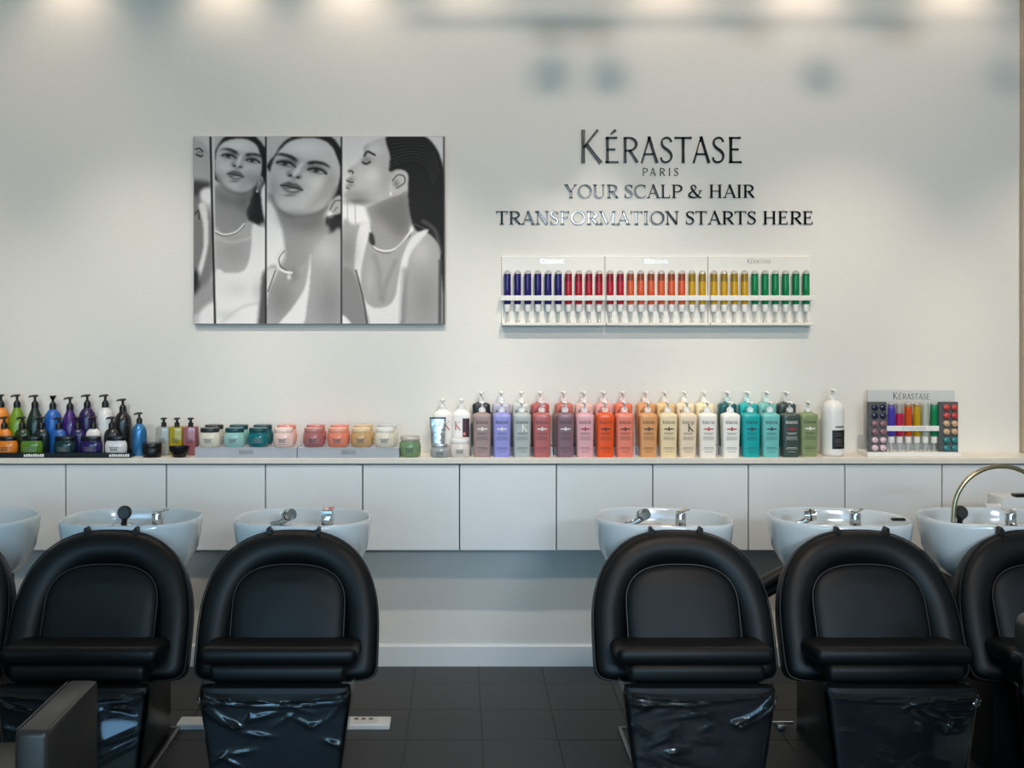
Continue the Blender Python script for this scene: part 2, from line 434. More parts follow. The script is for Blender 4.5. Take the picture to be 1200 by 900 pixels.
chairs = [
    (-1.862, 0, [(-.97, .05, -.4, .3, .02, .01)], 1, 'black shampoo chair cut off by the left frame edge'),
    (-1.238, -.005, [(.95, .05, .55, .16, .014, .008), (-.9, .1, -.4, .2, .015, .006), (-1, .05, 1, .05, .012, .006)], 12, 'black shampoo chair behind the grey armchair, basin with black round spray head'),
    (-.592, 0, [(-.95, .06, -.5, .33, .022, .016), (-.99, .10, -.55, .34, .02, .014), (-.5, .33, -.3, .24, .018, .008), (.93, .1, .48, .34, .018, .012), (-1, .06, 1, .06, .012, .008), (-1, .11, 1, .11, .01, .005)], 3, 'black shampoo chair beside the white floor strip, left of the gap'),
    (.762, -.015, [(.96, .06, .42, .31, .02, .016), (.98, .12, .5, .34, .02, .012), (-.96, .08, -.6, .12, .02, .01), (-1, .05, 1, .05, .012, .008), (-1, .1, .4, .1, .01, .006)], 4, 'black shampoo chair just right of the empty gap of floor'),
    (1.405, .06, [(.97, .08, .6, .34, .02, .013), (-.95, .1, -.4, .3, .02, .004), (-1, .07, 1, .07, .012, .006)], 5, 'black shampoo chair fifth from the left, beneath the counter display'),
    (2.026, .10, [(-.97, .08, -.5, .3, .02, .01)], 6, 'black shampoo chair partly hidden at the right frame edge'),
]
for x, fo, fl, sd, lab in chairs:
    make_chair(lab, x, fo, fl, sd, GR)

# ---------------------------------------------------------------- wash basins
YB, ZB = -1.01, .909
def bowl_mesh():
    out = [(.30, -.235), (.52, -.228), (.70, -.205), (.84, -.165), (.93, -.115), (.975, -.06), (.995, -.02), (.998, -.008), (.992, .002), (.975, .007), (.955, .004), (.94, -.004), (.925, -.03), (.88, -.07), (.70, -.12), (.3, -.135)]
    return MB().lathe(out, 0, 0, 0, 64, .256, .205, 2.55)
def make_basin(label, x, rz, tilt, tapx, tapkind, group):
    t = thing('wash_basin', label, 'basin', (x, YB, 0), group)
    b = bowl_mesh(); 
    def fn(p):
        q = Matrix.Rotation(rz, 3, 'Z') @ p
        return Vector((q.x, q.y, q.z + ZB + tilt * q.x - .02 * q.y))
    b.move(fn).build('bowl', CERAM, t, 60)
    deck = MB(); ring = []
    for i in range(41):
        a = PI + PI * i / 40; c, s_ = math.cos(a), math.sin(a)
        ring.append((.945 * .256 * math.copysign(abs(c) ** (2 / 2.55), c), .945 * .205 * math.copysign(abs(s_) ** (2 / 2.55), s_) + .0))
    ring2 = ring[:]
    deck.rings([[(a, b_, -.05) for a, b_ in ring], [(a, b_, -.026) for a, b_ in ring], [(a * .97, b_ * .97, -.022) for a, b_ in ring]])
    deck.move(fn).build('tap_deck', CERAM, t, 40)
    # neck rest: rubber pad over the front lip with two upturned ends
    nr = MB(); pts = []; rr = []
    for i in range(21):
        q = -1 + i / 10
        pts.append((q * .085, -.222 - .012 * (1 - q * q), -.012 - .05 * (1 - abs(q) ** 3) + .012 * max(0, abs(q) - .8) / .2)); rr.append(.017 - .006 * abs(q) ** 4)
    nr.tube(pts, rr, 10)
    for sg in (-1, 1):
        nr.add([(sg * .062, -.235, -.03), (sg * .096, -.235, -.03), (sg * .094, -.235, .010), (sg * .086, -.235, .014),
                (sg * .062, -.205, -.03), (sg * .096, -.205, -.03), (sg * .094, -.205, .010), (sg * .086, -.205, .014)],
               [(0, 1, 2, 3), (7, 6, 5, 4), (0, 4, 5, 1), (1, 5, 6, 2), (2, 6, 7, 3), (3, 7, 4, 0)])
    nr.move(lambda p: Vector((p.x, p.y, p.z + ZB))).build('neck_rest', BLACKR, t, 50)
    # pedestal behind the chair
    MB().rbox(-.08, .08, -.16, .23, .012, .72, .01, 2).build('pedestal', BLACKP, t)
    # tap
    tz = ZB - .024; ty = -.075
    tap = MB()
    if tapkind == 'square':
        tap.rbox(tapx - .021, tapx + .021, ty - .02, ty + .02, tz, tz + .062, .003, 1)
        tp = tap.build('tap', CHROME, t)
        MB().rbox(tapx - .021, tapx + .021, ty - .02, ty + .05, tz + .064, tz + .071, .002, 1).build('lever', CHROME, tp)
        MB().rbox(tapx - .009, tapx + .009, ty - .055, ty - .018, tz + .03, tz + .042, .003, 1).build('spout', CHROME, tp)
    else:
        tap.lathe([(.026, 0), (.026, .006), (.0205, .008), (.0205, .054), (.0195, .0575), (.012, .058)], tapx, ty, tz, 24)
        tp = tap.build('tap', CHROME, t)
        lv = MB().rbox(-.012, .012, -.014, .040, 0, .006, .002, 2)
        ang = {'left': .9, 'right': -.9, 'back': 0.1}[tapkind]
        lv.move(lambda p: Matrix.Rotation(ang, 3, 'Z') @ p + Vector((tapx, ty, tz + .060 + .12 * max(0, p.y)))).build('lever', CHROME, tp)
        MB().tube([(tapx, ty - .015, tz + .020), (tapx, ty - .038, tz + .017)], .006, 10).build('spout', CHROME, tp)
    return t
GB = 'white shampoo basins behind the chairs'
make_basin('white basin cut off by the left frame edge', -1.862, 0, 0, .10, 'back', GB)
make_basin('white basin with a black round spray head standing up', -1.238, 0, 0, .118, 'right', GB)
make_basin('white basin with a square chrome tap', -.592, 0, 0, .10, 'square', GB)
make_basin('white basin right of the gap, under the apricot bottles', .762, -.10, -.012, .05, 'right', GB)
eb = make_basin('white basin with a brown drain hose at its lower left', 1.421, -.10, -.012, .035, 'right', GB)
make_basin('white basin with the brass arch, at the right edge', 2.0, -.04, 0, .03, 'back', GB)
# drain hose on the fourth basin in view
hp = []
for i in range(15):
    q = i / 14; hp.append((-.17 - .27 * q, -.03 + .02 * q, .73 - .10 * q - .09 * q * q))
MB().tube(hp, .024, 12).build('drain_hose', BROWNH, eb)
MB().tube([(p[0] + .01, p[1] + .02, p[2] - .045) for p in hp], .02, 12).build('drain_hose', BLACKR, eb)
# small black catch on the rim
MB().rbox(.185, .235, -.05, -.03, ZB - .002, ZB + .008, .003, 1).build('rim_catch', BLACKP, eb)

# hand showers resting in their sockets
def shower(label, px, py, kind, Xc):
    y = YB - .06; s = S(y); zb = ZB - .022
    x = X(px, y)
    t = thing('hand_shower', label, 'hand shower', (x, y, zb), 'hand showers on the basins')
    if kind == 'black':
        MB().rbox(-.045, .03, -.025, .025, 0, .012, .004, 2).build('socket', CHROME, t)
        MB().tube([(0, 0, .01), (.002, 0, .022), (.004, -.002, .034)], [.012, .010, .012], 12).build('neck', BLACKP, t)
        h = MB().lathe([(.001, -.012), (.018, -.011), (.026, -.004), (.026, .004), (.022, .010), (.001, .011)], n=24)
        h.move(lambda p: Matrix.Rotation(PI / 2 - .2, 3, 'X') @ p + Vector((.004, -.003, .055))).build('spray_head', BLACKP, t)
        f = MB().lathe([(.001, 0), (.019, 0), (.019, .002), (.001, .002)], n=20)
        f.move(lambda p: Matrix.Rotation(PI / 2 - .2, 3, 'X') @ p + Vector((.004, -.0145, .0575))).build('face_plate', BROWNH, t)
    else:
        sg = 1
        MB().rbox(-.05, .028, -.022, .022, 0, .010, .004, 2).build('socket', CHROME, t)
        MB().tube([(-.05, 0, .012), (-.02, 0, .016), (.0, 0, .026), (.016, 0, .04)], [.008, .010, .013, .016], 12).build('handle', CHROME, t)
        rot = {'tilt': .75, 'two': .35, 'round': 1.3}[kind]
        h = MB().lathe([(.010, -.024), (.020, -.022), (.022, -.010), (.022, .010), (.0205, .014), (.0205, .020), (.004, .022)], n=24)
        hh = h.move(lambda p: Matrix.Rotation(PI / 2 - .35, 3, 'X') @ (Matrix.Rotation(rot, 3, 'Y') @ p) + Vector((.018, -.002, .046))).build('spray_head', CHROME, t)
        bd = MB().lathe([(.0225, -.003), (.0228, 0), (.0225, .003)], n=24, cap0=False, cap1=False)
        bd.move(lambda p: Matrix.Rotation(PI / 2 - .35, 3, 'X') @ (Matrix.Rotation(rot, 3, 'Y') @ p) + Vector((.018, -.002, .046))).build('band', BLACKP, hh)
    return t
shower('hand shower with black round head on the second basin', 145, 603, 'black', 0)
shower('chrome hand shower tilted beside the square tap', 333, 603, 'tilt', 0)
shower('chrome hand shower with double knob on the basin right of the gap', 748, 603, 'two', 0)
shower('chrome hand shower with round head on the basin with drain hose', 944, 603, 'round', 0)
shower('dark hand shower behind the foot of the brass arch', 1124, 603, 'black', 0)

# brass arch and white device at the right basin
ya = YB - .10
t = thing('brass_arch', 'thin brass arch pipe curving over the right basin', 'pipe', (X(1173, ya), ya, ZB - .022))
pts = []
for i in range(33):
    a = PI - PI * i / 32
    pts.append(((.174 * math.cos(a)), 0, .05 + .182 * max(0, math.sin(a)) ** .9))
pts = [(-.177, 0, 0.0)] + pts + [(.177, 0, 0.0)]
MB().tube(pts, .0088, 12).build('pipe', BRASS, t, 60)
MB().lathe([(.016, 0), (.016, .02), (.0125, .022)], -.177, 0, 0, 16).build('foot_collar', STEEL, t)
MB().lathe([(.016, 0), (.016, .02), (.0125, .022)], .177, 0, 0, 16).build('foot_collar', STEEL, t)
yw = YB + .26
t = thing('spa_pump', 'white boxy pump unit with a roll, behind the right basin', 'device', (X(1200, yw), yw, 0))
zt = Z(580, yw)
MB().rbox(-.118, .2, -.06, .06, zt - .14, zt, .006, 2).build('housing', WHITEP, t)
r = MB().lathe([(.002, -.030), (.018, -.030), (.018, .030), (.002, .030)], n=20)
r.move(lambda p: Matrix.Rotation(PI / 2, 3, 'Y') @ p + Vector((-.148, -.035, zt - .046))).build('roll', WHITEP, t)
MB().rbox(-.065, .1, -.055, -.02, zt, zt + .012, .003, 1).build('slot', BLACKP, t)
MB().lathe([(.008, 0), (.008, .003)], n=12).move(lambda p: Matrix.Rotation(PI / 2, 3, 'X') @ p + Vector((-.02, -.060, zt - .05))).build('screw', GREYINK, t)
MB().rbox(-.03, .03, -.03, .03, 0, zt - .138, .004, 1).build('leg', BLACKP, t)

# white flat trunking on the floor behind the chairs left of the gap
yp = -.745
x0, x1 = X(207, -.735), X(457, -.735)
t = thing('floor_power_strip', 'white flat power strip on the dark floor behind the chair', 'power strip', ((x0 + x1) / 2, -.70, 0))
hw = (x1 - x0) / 2
MB().rbox(-hw, hw, -.045, .04, 0, .022, .004, 2).build('housing', WHITEP, t)
MB().rbox(hw - .17, hw - .05, -.03, .025, .022, .027, .003, 1).build('socket_plate', OFFW, t)
for k in range(3):
    MB().lathe([(.010, .0265), (.010, .0285)], hw - .14 + .03 * k, 0, 0, 12).build('socket', GREYINK, t)
# floor pedal rod between the two right chairs
t = thing('foot_pedal', 'small steel foot pedal rod on the floor between the right chairs', 'pedal', (X(912, -.72), -.72, 0))
MB().tube([(-.05, 0, .02), (.06, 0, .02)], .006, 8).build('rod', STEEL, t)
MB().rbox(-.012, .02, -.035, 0, 0, .022, .006, 2).build('pad', STEEL, t)

# ---------------------------------------------------------------- styling armchairs in the foreground
def styling_chair(label, loc, rz):
    t = thing('styling_chair', label, 'armchair', loc, 'charcoal styling armchairs in the foreground', rz)
    for sg in (-1, 1):
        xa = sg * .312
        sh = lambda p: Vector((p.x, p.y - .05 * max(0, (.5 - p.z)) , p.z - .03 * max(0, -p.y - .1)))
        arm = MB().rbox(xa - .042, xa + .042, -.19, .16, .30, .65, .016, 3, sh).build('arm', GREYLTH, t)
        for yy in (-.04, .02, .09):
            MB().box(xa + sg * -.0425 - .0008, xa + sg * -.0425 + .0008, yy - .028, yy + .012, .575, .5775).build('stitch', BLACKP, arm, 0)
        for e in (-1, 1):
            MB().tube([(xa + e * .040, -.172, .644), (xa + e * .040, .142, .6465)], .0028, 6).build('piping', GREYLTH, arm)
    MB().rbox(-.268, .268, -.20, .12, .38, .50, .03, 3).build('seat', GREYLTH, t, 50)
    tp = lambda p: Vector((p.x * (1 - .10 * max(0, .76 - p.z) / .3), p.y + .05 * (.5 - p.z), p.z))
    bk = MB().rbox(-.255, .255, -.32, -.22, .42, .76, .03, 3, tp).build('backrest', GREYLTH, t, 50)
    MB().rbox(-.265, .265, -.345, -.235, .755, .87, .035, 4).build('head_roll', GREYLTH, t, 50)
    MB().tube([(-.25, -.34, .757), (.25, -.34, .757)], .003, 6).build('piping', BLACKP, bk)
    MB().lathe([(.24, 0), (.24, .012), (.05, .03), (.032, .06), (.032, .39)], 0, -.02, 0, 32).build('pedestal', CHROME, t, 40)
    return t
styling_chair('grey leather styling armchair in the lower left corner', (-1.37, -2.125, 0), 0)
styling_chair('charcoal styling armchair peeking in at the right frame edge', (1.842, -2.31, 0), -PI / 2)

# ---------------------------------------------------------------- lettering
def ellipse(cx, cy, rx, ry, a0, a1, wf, n=22):
    out = []
    for i in range(n + 1):
        a = math.radians(a0 + (a1 - a0) * i / n)
        out.append((cx + rx * math.cos(a), cy + ry * math.sin(a), wf(a)))
    return out
def bez(pts, ws, n=26):
    """Catmull-Rom through the points with interpolated widths"""
    P = [pts[0]] + list(pts) + [pts[-1]]; Wd = [ws[0]] + list(ws) + [ws[-1]]; out = []
    m = len(pts) - 1
    for k in range(m):
        for i in range(max(3, n // m)):
            t = i / max(3, n // m)
            f = lambda a, b, c, d: .5 * (2 * b + (c - a) * t + (2 * a - 5 * b + 4 * c - d) * t * t + (3 * b - a - 3 * c + d) * t ** 3)
            out.append((f(P[k][0], P[k + 1][0], P[k + 2][0], P[k + 3][0]), f(P[k][1], P[k + 1][1], P[k + 2][1], P[k + 3][1]), Wd[k + 1] + (Wd[k + 2] - Wd[k + 1]) * t))
    out.append((pts[-1][0], pts[-1][1], ws[-1])); return out

def glyph(ch, serif):
    """ribbons [(x, y, width), ...] in units of the cap height, and the advance width"""
    if serif: K, n, sl, tt = .150, .056, .12, .038
    else: K, n, sl, tt = .105, .070, 0, 0
    R = []
    def ln(x0, y0, x1, y1, w):
        if serif: R.append([(x0, y0, w), (x1, y1, w)])
        else: R.append([(x0, y0, w * 1.12), ((x0 + x1) / 2, (y0 + y1) / 2, w * .92), (x1, y1, w * 1.12)])
    def sf(x, y, l=None):
        if serif:
            l = l or sl; yy = tt / 2 if y == 0 else 1 - tt / 2
            R.append([(x - l, yy, tt), (x + l, yy, tt)])
            s = 1 if y == 0 else -1
            R.append([(x, yy, l * 1.15), (x, yy + s * .05, l * .95)])
    def tick(x, y0, y1, w=.05):
        if serif: R.append([(x, y0, w), (x, y1, w * .5)])
    def bowl(x, y0, y1, rx, w=K):
        cy, ry = (y0 + y1) / 2, (y1 - y0) / 2
        R.append([(x, y1, n)] + ellipse(x + .16, cy, rx, ry, 88, -88, lambda a: n + (w - n) * max(0, math.cos(a)) ** 1.3) + [(x, y0, n)])
    base = ch
    if ch in 'ÉE':
        ln(.17, 0, .17, 1, K); hi = 1 - n / 2; w = .60
        ln(.1, hi, .56, hi, n); ln(.17, .52, .48, .52, n); ln(.1, n / 2, .60, n / 2, n)
        sf(.15, 0, .1); sf(.15, 1, .1); tick(.55, 1, .80); tick(.47, .64, .42, .04); tick(.59, 0, .22)
        if ch == 'É': R.append([(.30, 1.10, .05), (.50, 1.27, .11)])
        adv = .70 if serif else .66
    elif ch == 'F':
        ln(.17, 0, .17, 1, K); ln(.1, 1 - n / 2, .56, 1 - n / 2, n); ln(.17, .5, .46, .5, n)
        sf(.17, 0); sf(.15, 1, .1); tick(.55, 1, .80); tick(.46, .62, .40, .04); adv = .64
    elif ch == 'I': ln(.17, 0, .17, 1, K); sf(.17, 0); sf(.17, 1); adv = .36
    elif ch == 'L': ln(.17, 0, .17, 1, K); sf(.17, 1); sf(.14, 0, .1); ln(.1, n / 2, .58, n / 2, n); tick(.58, 0, .24); adv = .66
    elif ch == 'T':
        ln(.36, 0, .36, 1, K); ln(.02, 1 - n / 2, .70, 1 - n / 2, n); sf(.36, 0); tick(.04, 1, .78); tick(.68, 1, .78); adv = .74
    elif ch == 'H':
        ln(.17, 0, .17, 1, K); ln(.68, 0, .68, 1, K); ln(.17, .51, .68, .51, n)
        for x in (.17, .68): sf(x, 0); sf(x, 1)
        adv = .87
    elif ch == 'P': ln(.17, 0, .17, 1, K); bowl(.17, .46, 1 - n / 2, .30); sf(.17, 0); sf(.14, 1, .1); adv = .66
    elif ch == 'R':
        ln(.17, 0, .17, 1, K); bowl(.17, .48, 1 - n / 2, .28); sf(.17, 0); sf(.14, 1, .1)
        ln(.34, .50, .66, .02, K * .95)
        if serif: R.append([(.60, .06, .08), (.74, .012, .03)])
        adv = .74
    elif ch == 'K':
        ln(.15, 0, .15, 1, K); ln(.17, .47, .60, 1, n); ln(.25, .56, .70, 0, K); sf(.15, 0); sf(.15, 1); sf(.62, 1, .09); sf(.70, 0, .09); adv = .74
    elif ch == 'N':
        ln(.16, 0, .16, 1, n); ln(.70, 0, .70, 1, n); ln(.13, 1, .70, .02, K); sf(.16, 0); sf(.70, 1); sf(.08, 1, .08); adv = .86
    elif ch == 'M':
        ln(.13, 0, .17, 1, n); ln(.18, 1, .50, .04, K); ln(.50, .04, .84, 1, n); ln(.86, 0, .85, 1, K)
        sf(.13, 0); sf(.87, 0); sf(.12, 1, .08); sf(.90, 1, .08); adv = 1.03
    elif ch == 'A':
        ln(.10, 0, .40, 1.0, n); ln(.38, 1.02, .70, 0, K); ln(.20, .34, .58, .34, n); sf(.10, 0, .10); sf(.70, 0); adv = .80
    elif ch == 'Y':
        ln(.10, 1, .38, .46, K); ln(.66, 1, .39, .46, n); ln(.385, 0, .385, .5, K); sf(.385, 0); sf(.10, 1); sf(.66, 1, .1); adv = .76
    elif ch == 'U':
        R.append([(.17, 1, K), (.17, .34, K)] + ellipse(.42, .30, .25, .29, 180, 360, lambda a: n + (K - n) * max(0, -math.cos(a)) ** 1.2) + [(.67, .34, n), (.67, 1, n)])
        sf(.17, 1); sf(.67, 1, .1); adv = .84
    elif ch == 'O': R.append(ellipse(.45, .5, .37, .475, 0, 360, lambda a: n + (K - n) * abs(math.cos(a - .2)) ** 1.2, 40)); adv = .90
    elif ch == 'C':
        R.append(ellipse(.46, .5, .38, .475, 48, 318, lambda a: n + (K - n) * max(0, -math.cos(a)) ** 1.1, 32)); tick(.71, .98, .68, .045); adv = .80
    elif ch == 'S':
        R.append(bez([(.46, .80), (.40, .93), (.27, .972), (.12, .90), (.085, .74), (.17, .60), (.36, .46), (.46, .30), (.42, .12), (.26, .028), (.10, .08), (.055, .22)],
                     [n, n, n * 1.1, K * .7, K * .8, K, K * 1.05, K * .85, K * .7, n * 1.1, n, n]))
        tick(.47, .98, .70, .045); tick(.05, .02, .30, .045); adv = .55
    elif ch == 'D': ln(.17, 0, .17, 1, K); bowl(.17, n / 2, 1 - n / 2, .46); adv = .84
    elif ch == '-': ln(.05, .42, .33, .42, n * 1.2); adv = .38
    elif ch == '&':
        R.append(bez([(.78, .55), (.70, .30), (.50, .06), (.28, .03), (.10, .14), (.12, .34), (.34, .52), (.48, .68), (.46, .88), (.34, .965), (.22, .86), (.26, .66), (.46, .34), (.66, .08), (.84, .03)],
                     [n, n * 1.1, n * 1.2, K * .8, K, K * .9, n * 1.2, n * 1.2, K * .7, n, K * .7, K, K, K * .8, n], 60))
        if serif: R.append([(.66, .555, tt), (.90, .555, tt)])
        adv = .92
    else: adv = .34
    return R, adv

def ribbon_mesh(mb, R, sx, sz, x0, z0, y0, y1, flat=False):
    for rib in R:
        P = [Vector((a * sx, b * sz, 0)) for a, b, w in rib]; Lf = []; Rt = []
        for i, (a, b, w) in enumerate(rib):
            d = P[min(i + 1, len(P) - 1)] - P[max(i - 1, 0)]
            if d.length < 1e-9: d = Vector((1, 0, 0))
            d.normalize(); nn = Vector((-d.y, d.x, 0)) * (w * sz / 2)
            Lf.append(P[i] + nn); Rt.append(P[i] - nn)
        n = len(P); vs = []
        for yy in ((y1,) if flat else (y1, y0)):
            vs += [(x0 + p.x, yy, z0 + p.y) for p in Lf] + [(x0 + p.x, yy, z0 + p.y) for p in Rt]
        fs = [(n + i, n + i + 1, i + 1, i) for i in range(n - 1)]
        if not flat:
            m = 2 * n
            fs += [(i, i + 1, m + i + 1, m + i) for i in range(n - 1)] + [(m + n + i, m + n + i + 1, n + i + 1, n + i) for i in range(n - 1)]
            fs += [(0, m, m + n, n), (n - 1, 2 * n - 1, m + 2 * n - 1, m + n - 1)]
        mb.add(vs, fs)

def layout(text, gap, serif, big_first=0):
    x = 0; out = []
    for k, ch in enumerate(text):
        R, adv = glyph(ch, serif); sc = big_first if (big_first and k == 0) else 1
        if k and not serif: x -= {'AT': .10, 'TA': .10, 'AS': .03, 'RA': .05, 'ST': .02, 'PA': .10}.get(text[k - 1] + ch, 0)
        out.append((ch, R, x, sc)); x += adv * sc + (gap if ch != ' ' else 0)
    return out, x - gap
def wall_text(parent, text, px0, px1, py_top, py_base, Y, serif, m, gap, big_first=0, depth=.009):
    items, tot = layout(text, gap, serif, big_first)
    xa, xb = X(px0, Y), X(px1, Y); zb = Z(py_base, Y); h = Z(py_top, Y) - zb
    L0 = Vector(parent.location); sx = (xb - xa) / tot
    for ch, R, x, sc in items:
        if not R: continue
        mb = MB(); ribbon_mesh(mb, R, sx * sc, h * sc, xa + x * sx - L0.x, zb - L0.z, -depth - L0.y, -L0.y - .0005)
        mb.v = [(p[0], p[1], p[2]) for p in mb.v]
        me = mb.mesh('letter', m, 0); link('letter', me, parent)
def flat_text(name, parent, text, x0, x1, z0, h, y, m, gap=.04, serif=False, big_first=0):
    """print: one thin mesh of the whole word"""
    items, tot = layout(text, gap, serif, big_first); mb = MB(); sx = (x1 - x0) / tot
    for ch, R, x, sc in items: ribbon_mesh(mb, R, sx * sc, h * sc, x0 + x * sx, z0, 0, y, True)
    return mb.mesh(name, m, 0) if parent is None else mb.build(name, m, parent, 0)

t = thing('wall_sign', 'black raised brand lettering high on the white wall, with PARIS below', 'sign', (X(773, 0), 0, Z(191, 0)))
wall_text(t, 'KÉRASTASE', 677.5, 870.5, 160.8, 191.3, 0, False, GLOSSBLK, .035, 1.27)
wall_text(t, 'PARIS', 752, 795, 197, 206.3, 0, False, GLOSSBLK, .32, depth=.006)
t = thing('wall_sign', 'black serif slogan in two lines above the vial display', 'sign', (X(768, 0), 0, Z(263, 0)))
wall_text(t, 'YOUR SCALP & HAIR', 661.5, 884, 216.6, 232, 0, True, GLOSSBLK, .015)
wall_text(t, 'TRANSFORMATION STARTS HERE', 581, 953.5, 247.6, 263, 0, True, GLOSSBLK, .015)

# ---------------------------------------------------------------- poster: black and white print in four mirror strips
NX, NY = 356, 268
gx, gy = np.meshgrid(np.linspace(60, 1130, NX), np.linspace(68, 868, NY))
IMG = np.full((NY, NX), 196.0)
def crs(pts, closed=True, n=6):
    P = np.array(pts, float); m = len(P); out = []
    rng = range(m) if closed else range(m - 1)
    for k in rng:
        g = (lambda i: P[i % m]) if closed else (lambda i: P[min(max(i, 0), m - 1)])
        a, b, c, d = g(k - 1), g(k), g(k + 1), g(k + 2)
        for i in range(n):
            t = i / n; out.append(.5 * (2 * b + (c - a) * t + (2 * a - 5 * b + 4 * c - d) * t * t + (3 * b - a - 3 * c + d) * t ** 3))
    if not closed: out.append(P[-1])
    return np.array(out)
def blur(mk, r):
    r = int(round(r / 3.0))
    if r < 1: return mk
    for ax in (0, 1):
        for _ in range(2):
            p = np.pad(mk, [(r + 1, r) if a == ax else (0, 0) for a in (0, 1)], mode='edge'); c = np.cumsum(p, axis=ax)
            n = mk.shape[ax]
            mk = (np.take(c, range(2 * r + 1, 2 * r + 1 + n), ax) - np.take(c, range(0, n), ax)) / (2 * r + 1)
    return mk
CLIP = [None]
def clipped(mk):
    if CLIP[0] is not None:
        a, b = CLIP[0]; mk = mk * ((gx >= a) & (gx <= b))
    return mk
def inside(poly):
    mk = np.zeros(gx.shape, bool); n = len(poly)
    for i in range(n):
        x0, y0 = poly[i]; x1, y1 = poly[(i + 1) % n]
        if y0 == y1: continue
        c = ((gy >= y0) != (gy >= y1)) & (gx < (x1 - x0) * (gy - y0) / (y1 - y0) + x0); mk ^= c
    return mk
def fill(pts, v, soft=4, op=1.0, smooth=True, within=None):
    global IMG
    mk = blur(inside(crs(pts) if smooth else np.array(pts, float)).astype(float), soft) * op
    if within is not None: mk = mk * within
    mk = clipped(mk); IMG = IMG * (1 - mk) + v * mk
    return mk
def dist(pts, smooth=True):
    P = crs(pts, False) if smooth else np.array(pts, float); D = np.full(gx.shape, 1e9)
    for (x0, y0), (x1, y1) in zip(P[:-1], P[1:]):
        dx, dy = x1 - x0, y1 - y0; q = np.clip(((gx - x0) * dx + (gy - y0) * dy) / (dx * dx + dy * dy + 1e-9), 0, 1)
        D = np.minimum(D, np.hypot(gx - x0 - q * dx, gy - y0 - q * dy))
    return D
def stroke(pts, w, v, soft=3, op=1.0, smooth=True, within=None):
    global IMG
    mk = np.clip((w / 2 + soft / 2 - dist(pts, smooth)) / soft, 0, 1) * op
    if within is not None: mk = mk * within
    mk = clipped(mk); IMG = IMG * (1 - mk) + v * mk
def blob(cx, cy, rx, ry, v, op=1.0, ang=0, within=None):
    global IMG
    c, s_ = math.cos(ang), math.sin(ang); a = (gx - cx) * c + (gy - cy) * s_; b = -(gx - cx) * s_ + (gy - cy) * c
    mk = np.exp(-(a / rx) ** 2 - (b / ry) ** 2) * op
    if within is not None: mk = mk * within
    mk = clipped(mk); IMG = IMG * (1 - mk) + v * mk
def face_features(T, k, sh=-.10, dark=40):
    """brows, lids, eyes, nose and mouth of a tilted head; T maps face units to the print"""
    def t(ps): return [T(*p) for p in ps]
    def m(ps): return [T(a + sh, b) for a, b in ps]
    for sgn, e in ((-1, .44), (1, .46)):
        cx = sgn * e
        blob(*T(cx - sgn * .10, -.14), .30 * k, .14 * k, 104, .62)
        blob(*T(cx, -.06), .30 * k, .10 * k, 96, .55)
        # full straight brow
        inn, outr = cx - sgn * .28, cx + sgn * .36
        fill(t([(inn, -.27), (cx - sgn * .05, -.355), (cx + sgn * .2, -.34), (outr, -.22), (cx + sgn * .18, -.265), (cx - sgn * .05, -.255), (inn, -.175)]), 40, .03 * k, .96)
        # heavy lidded eye
        fill(t([(cx - .22, -.02), (cx - .05, -.075), (cx + .12, -.07), (cx + .24, -.01), (cx + .05, .03), (cx - .1, .03)]), 168, .02 * k)
        blob(*T(cx - .02, -.025), .085 * k, .06 * k, 26, .97)
        stroke(t([(cx - .25, -.01), (cx - .08, -.09), (cx + .12, -.09), (cx + .28, -.005)]), .06 * k, 34, .04 * k, .95)
        stroke(t([(cx - .24, -.09), (cx - .06, -.155), (cx + .14, -.15), (cx + .27, -.08)]), .02 * k, 84, .05 * k, .6)
        stroke(t([(cx - .2, .02), (cx + .03, .055), (cx + .24, .01)]), .03 * k, 84, .05 * k, .6)
        blob(*T(cx, .13), .22 * k, .05 * k, 168, .4)
    # nose: shaded flank, light ridge, dark underside
    stroke(t([(-.17, -.20), (-.15 + sh * .5, .06), (-.19 + sh, .24)]), .08 * k, 124, .16 * k, .55)
    stroke(t([(.15, -.18), (.13 + sh * .5, .06), (.17 + sh, .24)]), .05 * k, 150, .14 * k, .45)
    stroke(t([(.0, -.16), (.0 + sh * .6, .10), (sh, .24)]), .07 * k, 228, .10 * k, .7)
    fill(m([(-.21, .27), (-.12, .24), (0, .31), (.12, .24), (.21, .27), (.18, .36), (.07, .36), (0, .40), (-.07, .36), (-.18, .36)]), 104, .05 * k, .8)
    blob(*T(-.11 + sh, .33), .06 * k, .036 * k, 24, .95); blob(*T(.11 + sh, .33), .06 * k, .036 * k, 24, .95)
    blob(*T(sh, .275), .08 * k, .05 * k, 220, .7)
    blob(*T(sh, .47), .10 * k, .07 * k, 132, .5)
    # mouth
    blob(*T(sh, .70), .42 * k, .16 * k, 150, .5)
    fill(m([(-.32, .70), (-.19, .59), (-.07, .54), (0, .575), (.07, .54), (.19, .59), (.32, .70), (.16, .70), (0, .71), (-.16, .70)]), 92, .03 * k)
    fill(m([(-.31, .71), (-.1, .72), (.1, .72), (.31, .71), (.23, .83), (.08, .91), (-.08, .91), (-.23, .83)]), 122, .03 * k)
    blob(*T(.04 + sh, .785), .14 * k, .035 * k, 206, .85); blob(*T(.10 + sh, .625), .07 * k, .02 * k, 150, .6)
    stroke(m([(-.32, .72), (-.12, .70), (0, .715), (.12, .70), (.32, .72)]), .035 * k, 34, .03 * k, .92)
    blob(*T(sh, .98), .20 * k, .05 * k, 100, .65)
def Tm(cx, cy, kx, ky, ang):
    c, s_ = math.cos(ang), math.sin(ang)
    return lambda a, b: (cx + kx * a * c - ky * b * s_, cy + kx * a * s_ + ky * b * c)
